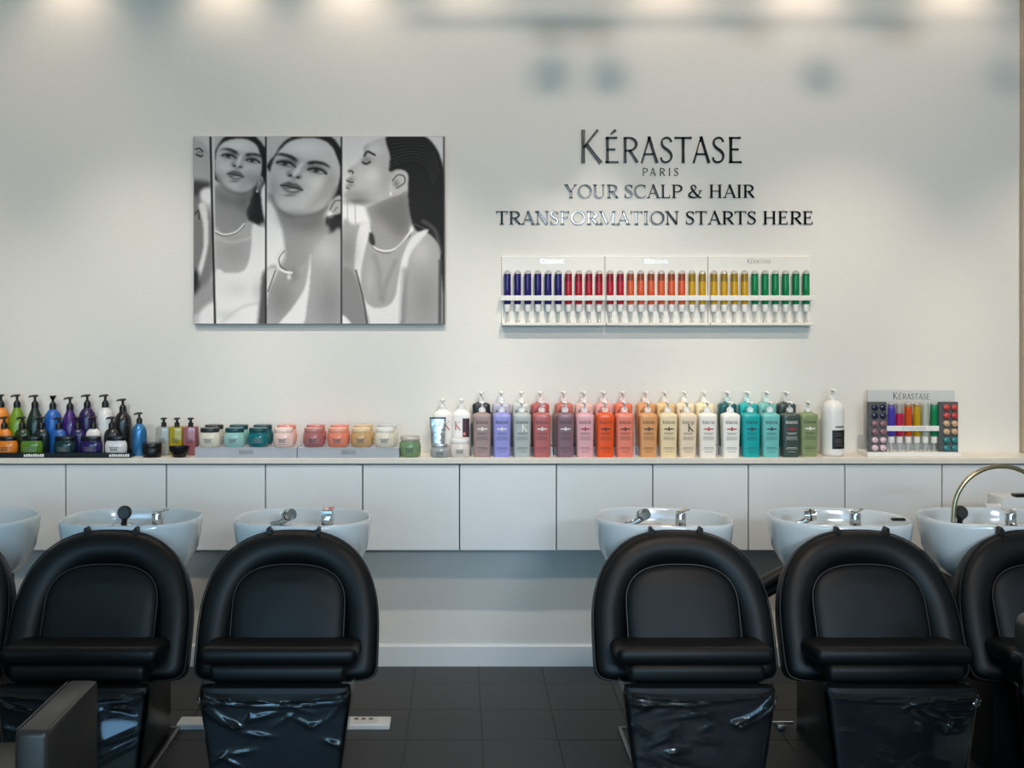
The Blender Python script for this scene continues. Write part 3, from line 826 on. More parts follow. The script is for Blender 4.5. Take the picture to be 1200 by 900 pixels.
# strip one: a sliver of a turned head
CLIP[0] = (60, 146)
IMG[:] = 196
fill([(60, 70), (100, 92), (126, 130), (132, 250), (100, 262), (60, 262)], 172, 6, smooth=False)
stroke([(66, 122), (84, 118), (98, 132)], 6, 60); stroke([(70, 144), (88, 152), (96, 148)], 7, 50); blob(84, 134, 14, 9, 110, .6)
fill([(55, 262), (100, 258), (130, 262), (128, 285), (96, 300), (80, 350), (55, 360)], 70, 8)
fill([(90, 300), (130, 290), (140, 350), (90, 350)], 226, 6)
fill([(55, 350), (100, 355), (140, 430), (146, 620), (100, 760), (55, 800)], 128, 8)
fill([(80, 360), (112, 360), (122, 470), (116, 560), (80, 690), (76, 640), (100, 540), (98, 440)], 214, 4)
fill([(55, 740), (100, 710), (148, 680), (148, 760), (100, 800), (55, 820)], 158, 8); fill([(88, 820), (146, 780), (148, 880), (88, 880)], 226, 6)
stroke([(64, 400), (78, 385), (82, 420)], 6, 60); fill([(55, 640), (82, 660), (76, 720), (55, 740)], 46, 8)
# strip two
CLIP[0] = (148, 366)
IMG = np.where((gx > 148) & (gx < 367), 188.0, IMG)
fill([(330, 300), (370, 270), (370, 480), (340, 480)], 232, 5)
fill([(138, 240), (140, 170), (160, 110), (205, 62), (300, 58), (345, 90), (366, 140), (366, 250), (346, 300), (352, 380), (366, 470), (310, 440), (276, 400), (290, 330)], 40, 4)
fill([(150, 282), (150, 470), (200, 492), (262, 462), (292, 424), (284, 380), (312, 296), (240, 300)], 150, 5)
fill([(150, 300), (230, 330), (300, 300), (290, 400), (240, 360), (170, 350)], 104, 22, .75)
fill([(140, 470), (190, 492), (262, 462), (300, 430), (330, 450), (372, 466), (372, 880), (140, 880)], 176, 5)
blob(230, 560, 70, 60, 150, .6); stroke([(156, 500), (220, 520), (300, 500)], 8, 206, 16, .6)
f2 = fill([(150, 205), (154, 140), (180, 96), (240, 76), (300, 84), (340, 124), (352, 180), (346, 236), (318, 284), (276, 306), (226, 300), (180, 272), (156, 240)], 194, 4)
blob(320, 250, 40, 40, 128, .55, within=f2); blob(168, 250, 26, 40, 140, .5, within=f2); blob(245, 105, 60, 26, 222, .7, within=f2); blob(300, 205, 26, 22, 216, .6, within=f2); blob(190, 200, 24, 20, 214, .6, within=f2)
stroke([(156, 236), (182, 276), (226, 304), (276, 310), (320, 288), (348, 240)], 10, 110, 22, .65); fill([(338, 120), (366, 120), (366, 250), (348, 240), (354, 180)], 34, 3); stroke([(300, 214), (276, 262), (262, 290)], 16, 150, 30, .4)
face_features(Tm(258, 164, 116, 100, .19), 104, -.06)
fill([(338, 242), (352, 238), (356, 262), (342, 292), (328, 298)], 160, 3); stroke([(344, 250), (348, 268), (336, 288)], 4, 92)
blob(330, 302, 5, 5, 235); stroke([(150, 470), (190, 486), (240, 474), (274, 440)], 6, 228, 3); stroke([(150, 477), (190, 493), (240, 481), (276, 447)], 3, 96, 3)
fill([(150, 648), (200, 652), (262, 646), (290, 612), (304, 540), (310, 446), (340, 452), (372, 480), (372, 668), (348, 700), (340, 790), (336, 880), (140, 880)], 226, 3)
blob(250, 720, 60, 40, 204, .6); blob(200, 830, 40, 20, 196, .5); stroke([(180, 860), (260, 800), (330, 780)], 8, 192, 14, .7); blob(330, 730, 20, 50, 188, .6)
fill([(350, 668), (372, 650), (372, 880), (334, 880), (344, 760)], 92, 5)
# strip three
CLIP[0] = (369, 689)
IMG = np.where((gx > 368) & (gx < 690), 190.0, IMG)
fill([(368, 360), (420, 400), (450, 560), (400, 640), (368, 650)], 232, 6)
fill([(386, 220), (410, 140), (452, 84), (520, 58), (630, 62), (680, 110), (694, 200), (694, 490), (620, 488), (622, 420), (640, 330)], 38, 4)
for k in range(14): stroke([(630 + k * 5, 420), (634 + k * 4, 486)], 2, 70 + 30 * (k % 2), 3, .5)
fill([(416, 370), (440, 470), (450, 590), (420, 640), (500, 690), (600, 560), (640, 470), (612, 420), (630, 350), (520, 380)], 158, 6)
fill([(420, 380), (520, 420), (620, 370), (610, 450), (540, 470), (450, 440)], 108, 26, .8)
fill([(368, 650), (420, 620), (470, 650), (540, 600), (610, 500), (650, 478), (694, 490), (694, 880), (368, 880)], 170, 6)
blob(620, 560, 60, 60, 206, .6); blob(640, 780, 60, 110, 132, .6); blob(430, 760, 60, 90, 120, .6); blob(480, 660, 30, 30, 112, .5)
f3 = fill([(384, 260), (388, 200), (416, 138), (470, 88), (550, 72), (624, 88), (668, 140), (686, 210), (672, 290), (640, 350), (590, 388), (520, 402), (460, 396), (412, 366), (388, 320)], 196, 4)
blob(640, 290, 50, 80, 140, .6, .3, within=f3); blob(400, 290, 26, 60, 150, .55, within=f3); blob(530, 115, 90, 34, 224, .7, within=f3); blob(590, 270, 40, 36, 220, .6, within=f3); blob(500, 395, 90, 18, 140, .5, within=f3)
stroke([(388, 320), (412, 370), (460, 402), (520, 408), (590, 394), (640, 356), (674, 292)], 12, 104, 26, .7); stroke([(640, 250), (600, 320), (560, 370)], 26, 146, 46, .5); fill([(664, 130), (690, 130), (690, 330), (672, 322), (678, 290), (690, 210)], 34, 3)
face_features(Tm(516, 202, 152, 126, .22), 136, -.13)
fill([(630, 392), (640, 350), (672, 322), (690, 326), (690, 390), (660, 402), (640, 402)], 176, 3); stroke([(642, 380), (660, 346), (684, 340)], 6, 104, 4); stroke([(652, 392), (672, 370)], 5, 116, 4)
blob(640, 400, 15, 13, 240); blob(646, 408, 8, 6, 120, .7)
stroke([(440, 546), (416, 580), (420, 626), (450, 646), (476, 650)], 11, 224, 4); stroke([(446, 556), (424, 588), (430, 622), (456, 640)], 4, 84, 3); blob(466, 668, 9, 12, 236, .9)
fill([(560, 560), (548, 640), (530, 720), (480, 800), (420, 880), (520, 880), (544, 780), (556, 680)], 226, 3)
fill([(368, 650), (412, 630), (420, 640), (380, 730), (368, 800)], 208, 4); stroke([(408, 640), (376, 730)], 4, 60, 4)
# strip four: profile looking left, long dark hair
CLIP[0] = (693, 1132)
IMG = np.where(gx > 692, 214.0, IMG)
fill([(694, 330), (760, 350), (806, 400), (812, 460), (694, 440)], 232, 4); stroke([(748, 340), (750, 440)], 5, 190); stroke([(716, 340), (716, 440)], 5, 196)
fill([(694, 450), (740, 444), (810, 440), (830, 480), (990, 450), (1060, 470), (1110, 540), (1132, 700), (1132, 880), (694, 880)], 168, 5)
fill([(800, 360), (812, 430), (806, 500), (840, 560), (900, 560), (980, 480), (1010, 420), (970, 300), (880, 330)], 156, 6)
fill([(820, 380), (900, 330), (970, 310), (990, 440), (940, 500), (880, 440)], 108, 24, .75)
f4 = fill([(862, 72), (900, 70), (960, 72), (990, 200), (960, 300), (890, 330), (840, 352), (800, 366), (742, 350), (712, 334), (704, 316), (716, 296), (708, 284), (718, 268), (712, 254), (724, 242), (732, 232), (718, 222), (716, 210), (740, 192), (774, 166), (786, 140), (788, 108), (820, 86)], 190, 2.5)
blob(880, 250, 50, 90, 152, .5); blob(760, 320, 60, 26, 130, .55); blob(820, 230, 40, 36, 218, .6); blob(830, 120, 40, 26, 214, .6); blob(760, 345, 60, 14, 96, .6); blob(716, 240, 22, 70, 150, .6, within=f4); blob(790, 130, 16, 50, 150, .5, within=f4)
stroke([(788, 150), (802, 132), (832, 146)], 9, 62, 5); stroke([(782, 178), (796, 184), (812, 176)], 9, 44, 5); blob(800, 168, 24, 14, 120, .6)
stroke([(722, 216), (734, 214), (740, 224)], 6, 58, 4); stroke([(714, 256), (728, 262), (740, 262)], 6, 70, 4); blob(732, 250, 14, 8, 120, .6); blob(730, 276, 16, 8, 132, .6); stroke([(712, 286), (722, 290)], 5, 90, 4)
fill([(880, 70), (940, 62), (1040, 66), (1090, 110), (1122, 190), (1132, 300), (1132, 720), (1118, 660), (1108, 540), (1060, 480), (1010, 470), (984, 400), (974, 300), (972, 226), (930, 206), (896, 216), (898, 150)], 34, 4)
for k in range(16):
    q = k / 15; stroke([(892 + 12 * q, 212 - 130 * q), (960 + 30 * q, 176 - 96 * q), (1040 + 30 * q, 190 - 90 * q), (1080 + 30 * q, 280 - 60 * q)], 2.4, 92 if k % 2 else 18, 3, .6)
stroke([(1040, 430), (1090, 470), (1112, 560)], 14, 150, 18, .5); stroke([(1000, 440), (1060, 470)], 5, 120, 6, .6)
fill([(912, 232), (940, 214), (968, 222), (974, 256), (952, 290), (914, 308), (892, 290), (900, 256)], 190, 3); stroke([(908, 256), (930, 232), (958, 238), (958, 266), (926, 288)], 6, 96, 4); blob(924, 268, 14, 16, 110, .7); blob(900, 312, 5, 8, 235)
stroke([(812, 470), (818, 530), (870, 556), (930, 540), (990, 466)], 8, 220, 3); stroke([(808, 480), (812, 530), (866, 566), (930, 552), (984, 490)], 3, 96, 3); fill([(806, 480), (826, 486), (832, 530), (812, 528)], 60, 4); blob(990, 464, 9, 14, 238)
fill([(770, 444), (812, 442), (800, 520), (780, 600), (772, 680), (786, 760), (830, 800), (890, 790), (920, 750), (932, 680), (950, 580), (990, 500), (1040, 468), (1060, 474), (990, 560), (966, 650), (950, 760), (932, 880), (800, 880), (780, 780), (750, 660), (748, 560)], 222, 3)
fill([(804, 520), (840, 560), (900, 566), (976, 500), (946, 590), (926, 690), (912, 746), (880, 784), (830, 790), (792, 752), (780, 680), (790, 600)], 166, 4)
stroke([(830, 580), (850, 640), (856, 760)], 14, 138, 24, .6); stroke([(920, 600), (880, 700), (866, 770)], 12, 134, 22, .6); blob(810, 680, 18, 60, 190, .5)
blob(720, 560, 40, 70, 120, .5); fill([(694, 640), (750, 660), (790, 800), (800, 880), (694, 880)], 140, 6); fill([(694, 830), (740, 880), (694, 880)], 232, 4); stroke([(752, 640), (782, 760), (800, 870)], 6, 70, 6)
blob(1030, 560, 46, 60, 210, .5); stroke([(960, 640), (955, 760), (950, 870)], 20, 120, 26, .6); blob(1050, 760, 60, 110, 128, .4); stroke([(1112, 600), (1110, 880)], 12, 60, 12, .8)
CLIP[0] = None
stroke([(130, 68), (150, 870)], 9, 40, 4, smooth=False); stroke([(142, 68), (158, 870)], 3, 214, 4, .5, smooth=False)
stroke([(367, 68), (367, 870)], 7, 40, 4, smooth=False); stroke([(690, 68), (690, 870)], 7, 44, 4, smooth=False); stroke([(1127, 68), (1127, 870)], 6, 60, 4, smooth=False)
rng = np.random.default_rng(3); IMG = np.clip((IMG - 128) * 1.14 + 124 + rng.normal(0, 2.2, IMG.shape), 6, 242)

YP = -.034
px0, px1, pz0, pz1 = X(226.6, YP), X(521.6, YP), Z(380, YP), Z(159.5, YP)
t = thing('canvas_poster', 'large black and white poster of a woman in four mirror strips', 'poster', ((px0 + px1) / 2, 0, pz0))
hw, hh = (px1 - px0) / 2, pz1 - pz0
MB().rbox(-hw, hw, YP + .0006, -.002, 0, hh, .002, 1).build('panel', mat('poster_edge', (150, 146, 142), .4), t, 0)
V = [(-hw + .003 + (2 * hw - .006) * i / (NX - 1), YP, hh - .003 - (hh - .006) * j / (NY - 1)) for j in range(NY) for i in range(NX)]
Fq = [(j * NX + i, (j + 1) * NX + i, (j + 1) * NX + i + 1, j * NX + i + 1) for j in range(NY - 1) for i in range(NX - 1)]
me = bpy.data.meshes.new('printed_picture'); me.from_pydata(V, [], Fq)
at = me.color_attributes.new('ink', 'FLOAT_COLOR', 'POINT')
g = IMG.ravel() / 255; gl = np.where(g <= .04045, g / 12.92, ((g + .055) / 1.055) ** 2.4)
arr = np.ones((len(g), 4), np.float32); arr[:, 0] = gl * 1.0; arr[:, 1] = gl * .965; arr[:, 2] = gl * .95
at.data.foreach_set('color', arr.ravel())
pm = bpy.data.materials.new('poster_print'); pm.use_nodes = True
pn = pm.node_tree; ca = pn.nodes.new('ShaderNodeVertexColor'); ca.layer_name = 'ink'
pn.links.new(ca.outputs['Color'], pn.nodes['Principled BSDF'].inputs['Base Color']); pn.nodes['Principled BSDF'].inputs['Roughness'].default_value = .6; pn.nodes['Principled BSDF'].inputs['Specular IOR Level'].default_value = .25
me.materials.append(pm); link('printed_picture', me, t)

# ---------------------------------------------------------------- vials
def tint(name, rgb, body=.55, gloss=.3):
    tr = tuple(min(255, int(v * .8 + 50)) for v in rgb)
    return clear_mat(name, tr, gloss, .06, body, rgb)
VC = {'purple': ((52, 36, 120), (46, 32, 104)), 'red': ((205, 34, 54), (168, 30, 46)), 'orange': ((246, 108, 58), (176, 84, 44)),
      'yellow': ((226, 176, 14), (176, 140, 14)), 'green': ((14, 148, 84), (14, 120, 72)), 'pink red': ((214, 40, 92), (190, 178, 176)),
      'pale green': ((190, 205, 190), (205, 210, 200)), 'clear yellow': ((214, 176, 20), (190, 160, 60)), 'violet': ((86, 70, 190), (120, 112, 190)),
      'bright orange': ((236, 92, 30), (214, 150, 90)), 'bright green': ((20, 152, 92), (60, 170, 120))}
VM = {}
def vial_meshes(key, z_liq, r, zs):
    """zs: bottom of nozzle, top of nozzle, cap bottom/top, tube bottom, tube top, dome top (relative to the base)"""
    k = (key, round(z_liq, 4), r)
    if k in VM: return VM[k]
    liq, up = VC[key]
    d = {}
    z0, z1, z2, z3, z4, z5 = zs
    d['nozzle'] = MB().lathe([(r * .62, z0), (r * .62, z0 + .004), (r * .34, z0 + .012), (r * .30, z1)], n=14).mesh('nozzle', CLEARP)
    d['cap'] = MB().lathe([(r * .74, z1), (r * .86, z1 + .004), (r * .86, z2 - .003), (r * .7, z2)], n=14).mesh('cap', WHITEP)
    d['liquid'] = MB().lathe([(r * .9, z2), (r, z2 + .004), (r, z_liq)], n=16).mesh('liquid', tint('liquid_' + key, liq, .72))
    d['tube'] = MB().lathe([(r * .99, z_liq), (r * .99, z4)], n=16, cap0=False).mesh('tube', tint('tube_' + key, up, .6))
    dome = [(r * math.cos(a) + 1e-5, z4 + (z5 - z4) * math.sin(a)) for a in [PI / 2 * i / 6 for i in range(7)]]
    d['dome'] = MB().lathe(dome, n=16, cap0=False).mesh('dome', CLEARP)
    VM[k] = d; return d
def vial(label, x, y, z, key, z_liq, r, zs, group):
    t = thing('dose_vial', label, 'vial', (x, y, z), group)
    for nm, me in vial_meshes(key, z_liq, r, zs).items(): link(nm, me, t)
    return t

YV = -.036
z_tray = Z(377.8, YV)
zz = lambda py: Z(py, YV) - z_tray
ZS = (0.0, zz(365.5), zz(356.5), 0, zz(321), zz(316.5))
PN = [(587.5, 708.3, 'left'), (708.9, 829.0, 'middle'), (829.6, 950, 'right')]
for k, (a, b, side) in enumerate(PN):
    Yb = -.012; xa, xb = X(a, Yb), X(b, Yb); cx = (xa + xb) / 2; hw = (xb - xa) / 2
    zb, zt = Z(381.5, -.03), Z(300, Yb)
    t = thing('vial_display', '%s panel of the white wall display holding ten %s vials' % (side, ['purple and red', 'red, orange and yellow', 'yellow and green'][k]), 'display', (cx, 0, zb), 'white wall display panels')
    h = zt - zb
    MB().rbox(-hw + .001, hw - .001, Yb, -.001, 0.002, h, .002, 1).build('back_panel', OFFW, t, 0)
    MB().rbox(-hw + .001, hw - .001, -.062, Yb - .0002, 0, .013, .002, 1).build('tray', OFFW, t, 0)
    zbar0, zbar1 = Z(352.2, -.06) - zb, Z(346.2, -.06) - zb
    bar = MB().rbox(-hw - (.006 if k == 0 else -.001), hw + (.006 if k == 2 else -.001), -.062, -.056, zbar0, zbar1, .001, 1)
    brr = bar.build('holder_bar', OFFW, t, 0)
    for sg in (-1, 1):
        MB().box(sg * (hw - .002) - .0015, sg * (hw - .002) + .0015, -.056, Yb - .0002, zbar0, zbar1).build('bar_bracket', OFFW, brr, 0)
    # ring shelf the vials hang through
    lx0, lx1 = X([647, 769, 889.5][k] - 14, Yb) - cx, X([647, 769, 889.5][k] + 14, Yb) - cx
    flat_text('logo_print', t, 'KÉRASTASE', lx0, lx1, Z(308.6, Yb) - zb, .017, Yb - .0006, FOIL if k < 2 else GREYINK, .04, False, 1.27)
V1 = ['purple'] * 6 + ['red'] * 4; V2 = ['red'] * 2 + ['orange'] * 6 + ['yellow'] * 2; V3 = ['yellow'] * 4 + ['green'] * 6
allv = [(594.6 + 11.95 * i, c) for i, c in enumerate(V1)] + [(715 + 12 * i, c) for i, c in enumerate(V2)] + [(836.6 + 12 * i, c) for i, c in enumerate(V3)]
cnt = {}
LQ = {'purple': 322, 'red': 330, 'orange': 329, 'yellow': 330, 'green': 323}
for px, c in allv:
    cnt[c] = cnt.get(c, 0) + 1
    vial('%s %s vial from the left on the wall display' % (ORD[cnt[c] - 1], c), X(px, YV), YV, z_tray, c, zz(LQ[c]), .0165, ZS, 'dose vials on the wall display')

# counter display with vials and pod trays
YD2 = -.060; zc = ZT
sB = S(YD2)
xa, xb = X(1017, YD2), X(1119, YD2); cx = (xa + xb) / 2
t = thing('counter_display', 'white counter display board with brand name, vials and colour pods', 'display', (cx, -.1, ZT))
hw = (xb - xa) / 2
MB().rbox(-hw, hw, .040, .052, .022, Z(457, YD2) - ZT, .001, 1).build('board', mat('display_board', (205, 206, 204), .4, var=.02), t, 0)
MB().rbox(X(1016.5, -.16) - cx, X(1127, -.16) - cx, -.060, .06, 0, .022, .002, 1).build('plinth', WHITEP, t, 0)
flat_text('logo_print', t, 'KÉRASTASE', X(1046, YD2) - cx, X(1090, YD2) - cx, Z(468.2, YD2) - ZT, .0275, .0394, DARKINK, .04, False, 1.25)
YS = -.142
sb0, sb1 = Z(505.2, YS) - ZT, Z(499, YS) - ZT
st = MB().rbox(X(1039.3, YS) - cx, X(1103, YS) - cx, -.044, -.039, sb0, sb1, .001, 1).build('holder_strip', WHITEP, t, 0)
flat_text('strip_print', st, 'FUSIO-DOSE', X(1057, YS) - cx, X(1085, YS) - cx, sb0 + .007, .012, -.0446, GREYINK, .06)
YV2 = -.118
z2 = ZT + .022
zz2 = lambda py: Z(py, YV2) - z2
ZS2 = (0.0, zz2(519), zz2(511), 0, zz2(474), zz2(470.3))
for px, c, lq, nm in [(1044.5, 'violet', 478, 'violet'), (1054, 'pink red', 484, 'pink-red'), (1064.3, 'bright orange', 476.5, 'orange'), (1074.4, 'clear yellow', 476.5, 'yellow'), (1084.2, 'pale green', 497, 'almost clear'), (1094.6, 'bright green', 478, 'green')]:
    vial('%s vial standing in the counter display' % nm, X(px, YV2), YV2, z2, c, zz2(lq), .0168, ZS2, 'dose vials in the counter display')
YT = -.145
POD = {}
podm = {'navy': (26, 28, 62), 'mauve': (150, 108, 112), 'pale pink': (226, 196, 204), 'red': (196, 66, 60), 'tan': (206, 170, 132), 'teal': (50, 132, 134)}
def pod_me(c):
    if c not in POD:
        a = MB().lathe([(.0150, 0), (.0150, .004), (.0135, .010), (.009, .0125), (.001, .013)], n=18)
        a.move(lambda p: Matrix.Rotation(PI / 2, 3, 'X') @ p)
        POD[c] = a.mesh('colour_pod', mat('pod_' + c, podm[c], .25, var=.05, coat=.5))
        b = MB().lathe([(.0065, .0131), (.0050, .0150), (.001, .0154)], n=12).move(lambda p: Matrix.Rotation(PI / 2, 3, 'X') @ p)
        POD[c + '_b'] = b.mesh('pod_button', mat('pod_' + c, podm[c]))
    return POD[c], POD[c + '_b']
for side, a, b, cols, seq, tm in [('left', 1017.3, 1039.2, (1024.8, 1034.3), ['navy', 'navy', 'mauve', 'mauve', 'pale pink', 'pale pink'], mat('pod_tray_grey', (92, 92, 92), .4)),
                                  ('right', 1100.5, 1123, (1108.7, 1118), ['red', 'red', 'tan', 'tan', 'teal', 'teal'], mat('pod_tray_slate', (84, 88, 88), .4))]:
    xa2, xb2 = X(a, YT), X(b, YT)
    tt_ = thing('pod_tray', 'dark tray of twelve round pods, %s side of the counter display' % side, 'tray', ((xa2 + xb2) / 2, YT + .006, ZT + .022), 'pod trays of the counter display')
    hw2 = (xb2 - xa2) / 2
    MB().rbox(-hw2, hw2, -.006, .010, 0, Z(471, YT) - ZT - .022, .0015, 1).build('tray_panel', tm, tt_, 0)
    for r_, (py, c) in enumerate(zip((477.5, 487, 496.3, 505.8, 515.5, 524.6), seq)):
        for q_, px in enumerate(cols):
            o = thing('colour_pod', '%s round pod, %s row, %s column of the %s pod tray' % (c, ORD[r_], ['left', 'right'][q_], side), 'pod', (X(px, YT), YT - .0003, Z(py, YT)), 'round pods in the counter display')
            m1, m2 = pod_me(c); link('pod_shell', m1, o); link('pod_button', m2, o)

# ---------------------------------------------------------------- shampoo bottles
def plastic(c, rough=.3): return mat('plastic_%d_%d_%d' % c, c, rough, var=.02, coat=.25)
BH = .194
def bottle_body(h=BH, hw=.0430, hd=.032, e=4.2):
    prof = [(.86, 0), (.885, .004), (.895, .02), (.94, .10), (.985, h - .020), (1.0, h - .010), (.985, h - .003), (.90, h + .003), (.60, h + .008), (.40, h + .011), (.36, h + .016)]
    return MB().lathe(prof, n=36, sx=hw, sy=hd, e=e)
BODY = bottle_body().mesh('bottle_body', None, 50)
def pump_mesh(nm, z, hgt=.052, s=1.0):
    m = MB().lathe([(.0165 * s, z), (.0165 * s, z + .012), (.012 * s, z + .020), (.0055 * s, z + .024), (.0050 * s, z + hgt - .010)], n=16)
    return m
def pump_head(z, s=1.0, wide=.017):
    m = MB().lathe([(.006 * s, z), (wide * .62, z + .003), (wide * .9, z + .006), (wide * .85, z + .010), (wide * .3, z + .013)], n=16)
    m.tube([(0, -.004, z + .007), (.0, -.028, z + .006), (0, -.034, z + .001)], [.006, .005, .004], 8)
    return m
PSTEM = pump_mesh('p', BH + .012).mesh('pump_collar', None, 50)
PHEAD = pump_head(BH + .050).mesh('pump_head', WHITEP, 50)
def curve_y(x, hw=.043 * .96, hd=.032 * .96, e=4.2): return -hd * (max(0, 1 - abs(x / hw) ** e)) ** (1 / e) - .0012
def label_meshes(style):
    """printed face of a bottle: name, emblem and text lines, laid on the curved front"""
    out = []
    dk = {'dark': DARKINK, 'white': WHITEINK}[style[0]]; em = {'white': WHITEINK, 'red': REDINK, 'dark': DARKINK}[style[1]]
    m = MB(); items, tot = layout('KÉRASTASE', .04, False, 1.27); sx = .056 / tot
    for ch, R, x, sc in items: ribbon_mesh(m, R, sx * sc, .0125 * sc, -.028 + x * sx, .155, 0, 0, True)
    rows = [(.112, .030, .0018), (.106, .024, .0018), (.094, .033, .0014), (.088, .030, .0014), (.082, .034, .0014), (.045, .028, .0016), (.039, .033, .0016), (.026, .022, .0014)]
    for z, w, h in rows:
        for i in range(6):
            a = -w + 2 * w * i / 6; b = -w + 2 * w * (i + .82) / 6
            m.add([(a * .8, 0, z), (b * .8, 0, z), (b * .8, 0, z + h), (a * .8, 0, z + h)], [(0, 1, 2, 3)])
    m.v = [(p[0], curve_y(p[0]) - .0006, p[2]) for p in m.v]
    out.append(('label_print', m.mesh('label_print', dk, 0)))
    e = MB()
    if style[2] == 'K':
        R, adv = glyph('K', True); ribbon_mesh(e, R, .036, .034, -.004, .120, 0, 0, True)
    else:
        for sg in (-1, 1): e.add([(sg * .006, 0, .1275), (sg * .024, 0, .1295), (sg * .024, 0, .1325), (sg * .006, 0, .1345)], [(0, 1, 2, 3) if sg > 0 else (3, 2, 1, 0)])
        e.add([(-.004, 0, .123), (.004, 0, .123), (.004, 0, .139), (-.004, 0, .139)], [(0, 1, 2, 3)])
    e.v = [(p[0], curve_y(p[0]) - .0006, p[2]) for p in e.v]
    out.append(('emblem', e.mesh('emblem', em, 0)))
    return out
LS = {}
def bottle(label, px, y, z0, rgb, style, group):
    t = thing('pump_bottle', label, 'bottle', (X(px, y), y, z0), group)
    key = ('b', rgb)
    if key not in LS:
        me = BODY.copy(); me.materials.append(plastic(rgb)); LS[key] = me
        cr = tuple(int(v * .2 + 244 * .8) for v in rgb)
        me = PSTEM.copy(); me.materials.append(plastic(cr)); LS[('p', rgb)] = me
    link('bottle_body', LS[key], t); link('pump_collar', LS[('p', rgb)], t); link('pump_head', PHEAD, t)
    if style not in LS: LS[style] = label_meshes(style)
    for nm, me in LS[style]: link(nm, me, t)
    return t
FR = [(565, 'taupe', (162, 138, 134), ('dark', 'white', 'e')), (588, 'lavender blue', (148, 148, 214), ('dark', 'white', 'e')), (611.6, 'silver grey', (176, 182, 180), ('dark', 'white', 'K')),
      (634.8, 'dusty rose', (182, 100, 100), ('dark', 'white', 'e')), (662, 'mauve brown', (134, 102, 112), ('dark', 'white', 'e')), (685, 'pale pink', (230, 172, 178), ('dark', 'red', 'e')),
      (708.8, 'bright orange', (240, 88, 28), ('dark', 'dark', 'e')), (731.6, 'coral', (238, 132, 108), ('dark', 'dark', 'e')), (759, 'apricot', (224, 160, 104), ('dark', 'dark', 'e')),
      (782.4, 'cream yellow', (238, 216, 172), ('dark', 'dark', 'e')), (805, 'champagne', (236, 214, 186), ('dark', 'dark', 'K')), (828.6, 'ivory white', (240, 234, 224), ('dark', 'red', 'e')),
      (855.6, 'plain white', (240, 237, 230), ('dark', 'red', 'e')), (879, 'turquoise', (18, 166, 168), ('dark', 'dark', 'e')), (902, 'pale aqua', (112, 192, 188), ('dark', 'dark', 'e')),
      (925.4, 'dark slate green', (62, 78, 72), ('white', 'red', 'e'))]
YF1, YB1 = -.146, -.055
for px, nm, c, stl in FR:
    bottle('%s shampoo bottle with pump, front row on the worktop' % nm, px, YF1, ZT, c, stl, 'shampoo bottles in the front row')
bottle('olive green shampoo bottle alone at the end of the row', 946.6, -.125, ZT, (134, 150, 104), ('dark', 'white', 'e'), 'shampoo bottles in the front row')
BK = [(564, 'black', (34, 32, 34)), (587.4, 'greyish lavender', (186, 184, 202)), (610.8, 'light silver', (200, 202, 196)), (633, 'brick rose', (184, 92, 88)), (660.6, 'dusky coral', (204, 112, 98)),
      (684, 'blush pink', (240, 196, 184)), (707, 'rose pink', (238, 168, 160)), (730, 'orange coral', (240, 124, 92)), (756, 'amber', (228, 160, 100)), (779, 'light apricot', (240, 200, 140)),
      (802, 'pale cream', (242, 222, 186)), (825, 'vanilla', (244, 230, 186)), (852, 'dark teal', (12, 92, 96)), (875.6, 'bright turquoise', (28, 178, 178)), (898, 'soft aqua', (120, 190, 184)), (921, 'charcoal green', (58, 72, 66))]
for px, nm, c in BK:
    bottle('%s shampoo bottle raised in the back row' % nm, px, YB1, ZT + .040, c, ('dark', 'white', 'e'), 'shampoo bottles in the back row')
# clear risers under the back row and the low clear rail before it
for k, (a, b, nm) in enumerate([(552, 647, 'left'), (648, 743, 'second'), (744, 839, 'third'), (840, 934, 'right')]):
    xa, xb = X(a, YB1), X(b, YB1); hw = (xb - xa) / 2 - .001
    t = thing('acrylic_riser', 'clear acrylic riser under the back row bottles, %s of four' % ('leftmost' if k == 0 else 'rightmost' if k == 3 else nm + ' from the left'), 'stand', ((xa + xb) / 2, YB1, ZT), 'clear acrylic risers')
    MB().rbox(-hw, hw, -.045, .045, .0345, .0398, .001, 1).build('top_sheet', ACRYL, t, 0)
    MB().rbox(-hw, hw, -.045, -.0405, 0, .0343, .001, 1).build('front_sheet', ACRYL, t, 0)
    for sg in (-1, 1): MB().box(sg * (hw - .003) - .0025, sg * (hw - .003) + .0025, -.040, .045, 0, .0343).build('leg', ACRYL, t, 0)

# big white bottle with a black label
t = thing('pump_bottle', 'large white bottle with a black label, right of the olive bottle', 'bottle', (X(976, -.1), -.1, ZT))
MB().lathe([(.86, 0), (.98, .006), (1, .02), (1, .20), (.97, .222), (.85, .24), (.6, .252), (.36, .258)], n=36, sx=.0505, sy=.048).build('bottle_body', WHITEP, t, 50)
MB().lathe([(.016, .258), (.016, .272), (.010, .280), (.006, .284), (.006, .30)], n=16).build('pump_collar', WHITEP, t)
pump_head(.298).build('pump_head', WHITEP, t)
def wrap(mb, rx=.0508, ry=.0484, d=.0008):
    mb.v = [(p[0], -math.sqrt(max(0, 1 - (p[0] / rx) ** 2)) * ry - d, p[2]) for p in mb.v]; return mb
lb = MB()
for i in range(16):
    a, b = -.020 + .066 * i / 16, -.020 + .066 * (i + 1) / 16; lb.add([(a, 0, .035), (b, 0, .035), (b, 0, .122), (a, 0, .122)], [(0, 1, 2, 3)])
lab = wrap(lb).build('label', BLACKP, t, 50)
pr = MB()
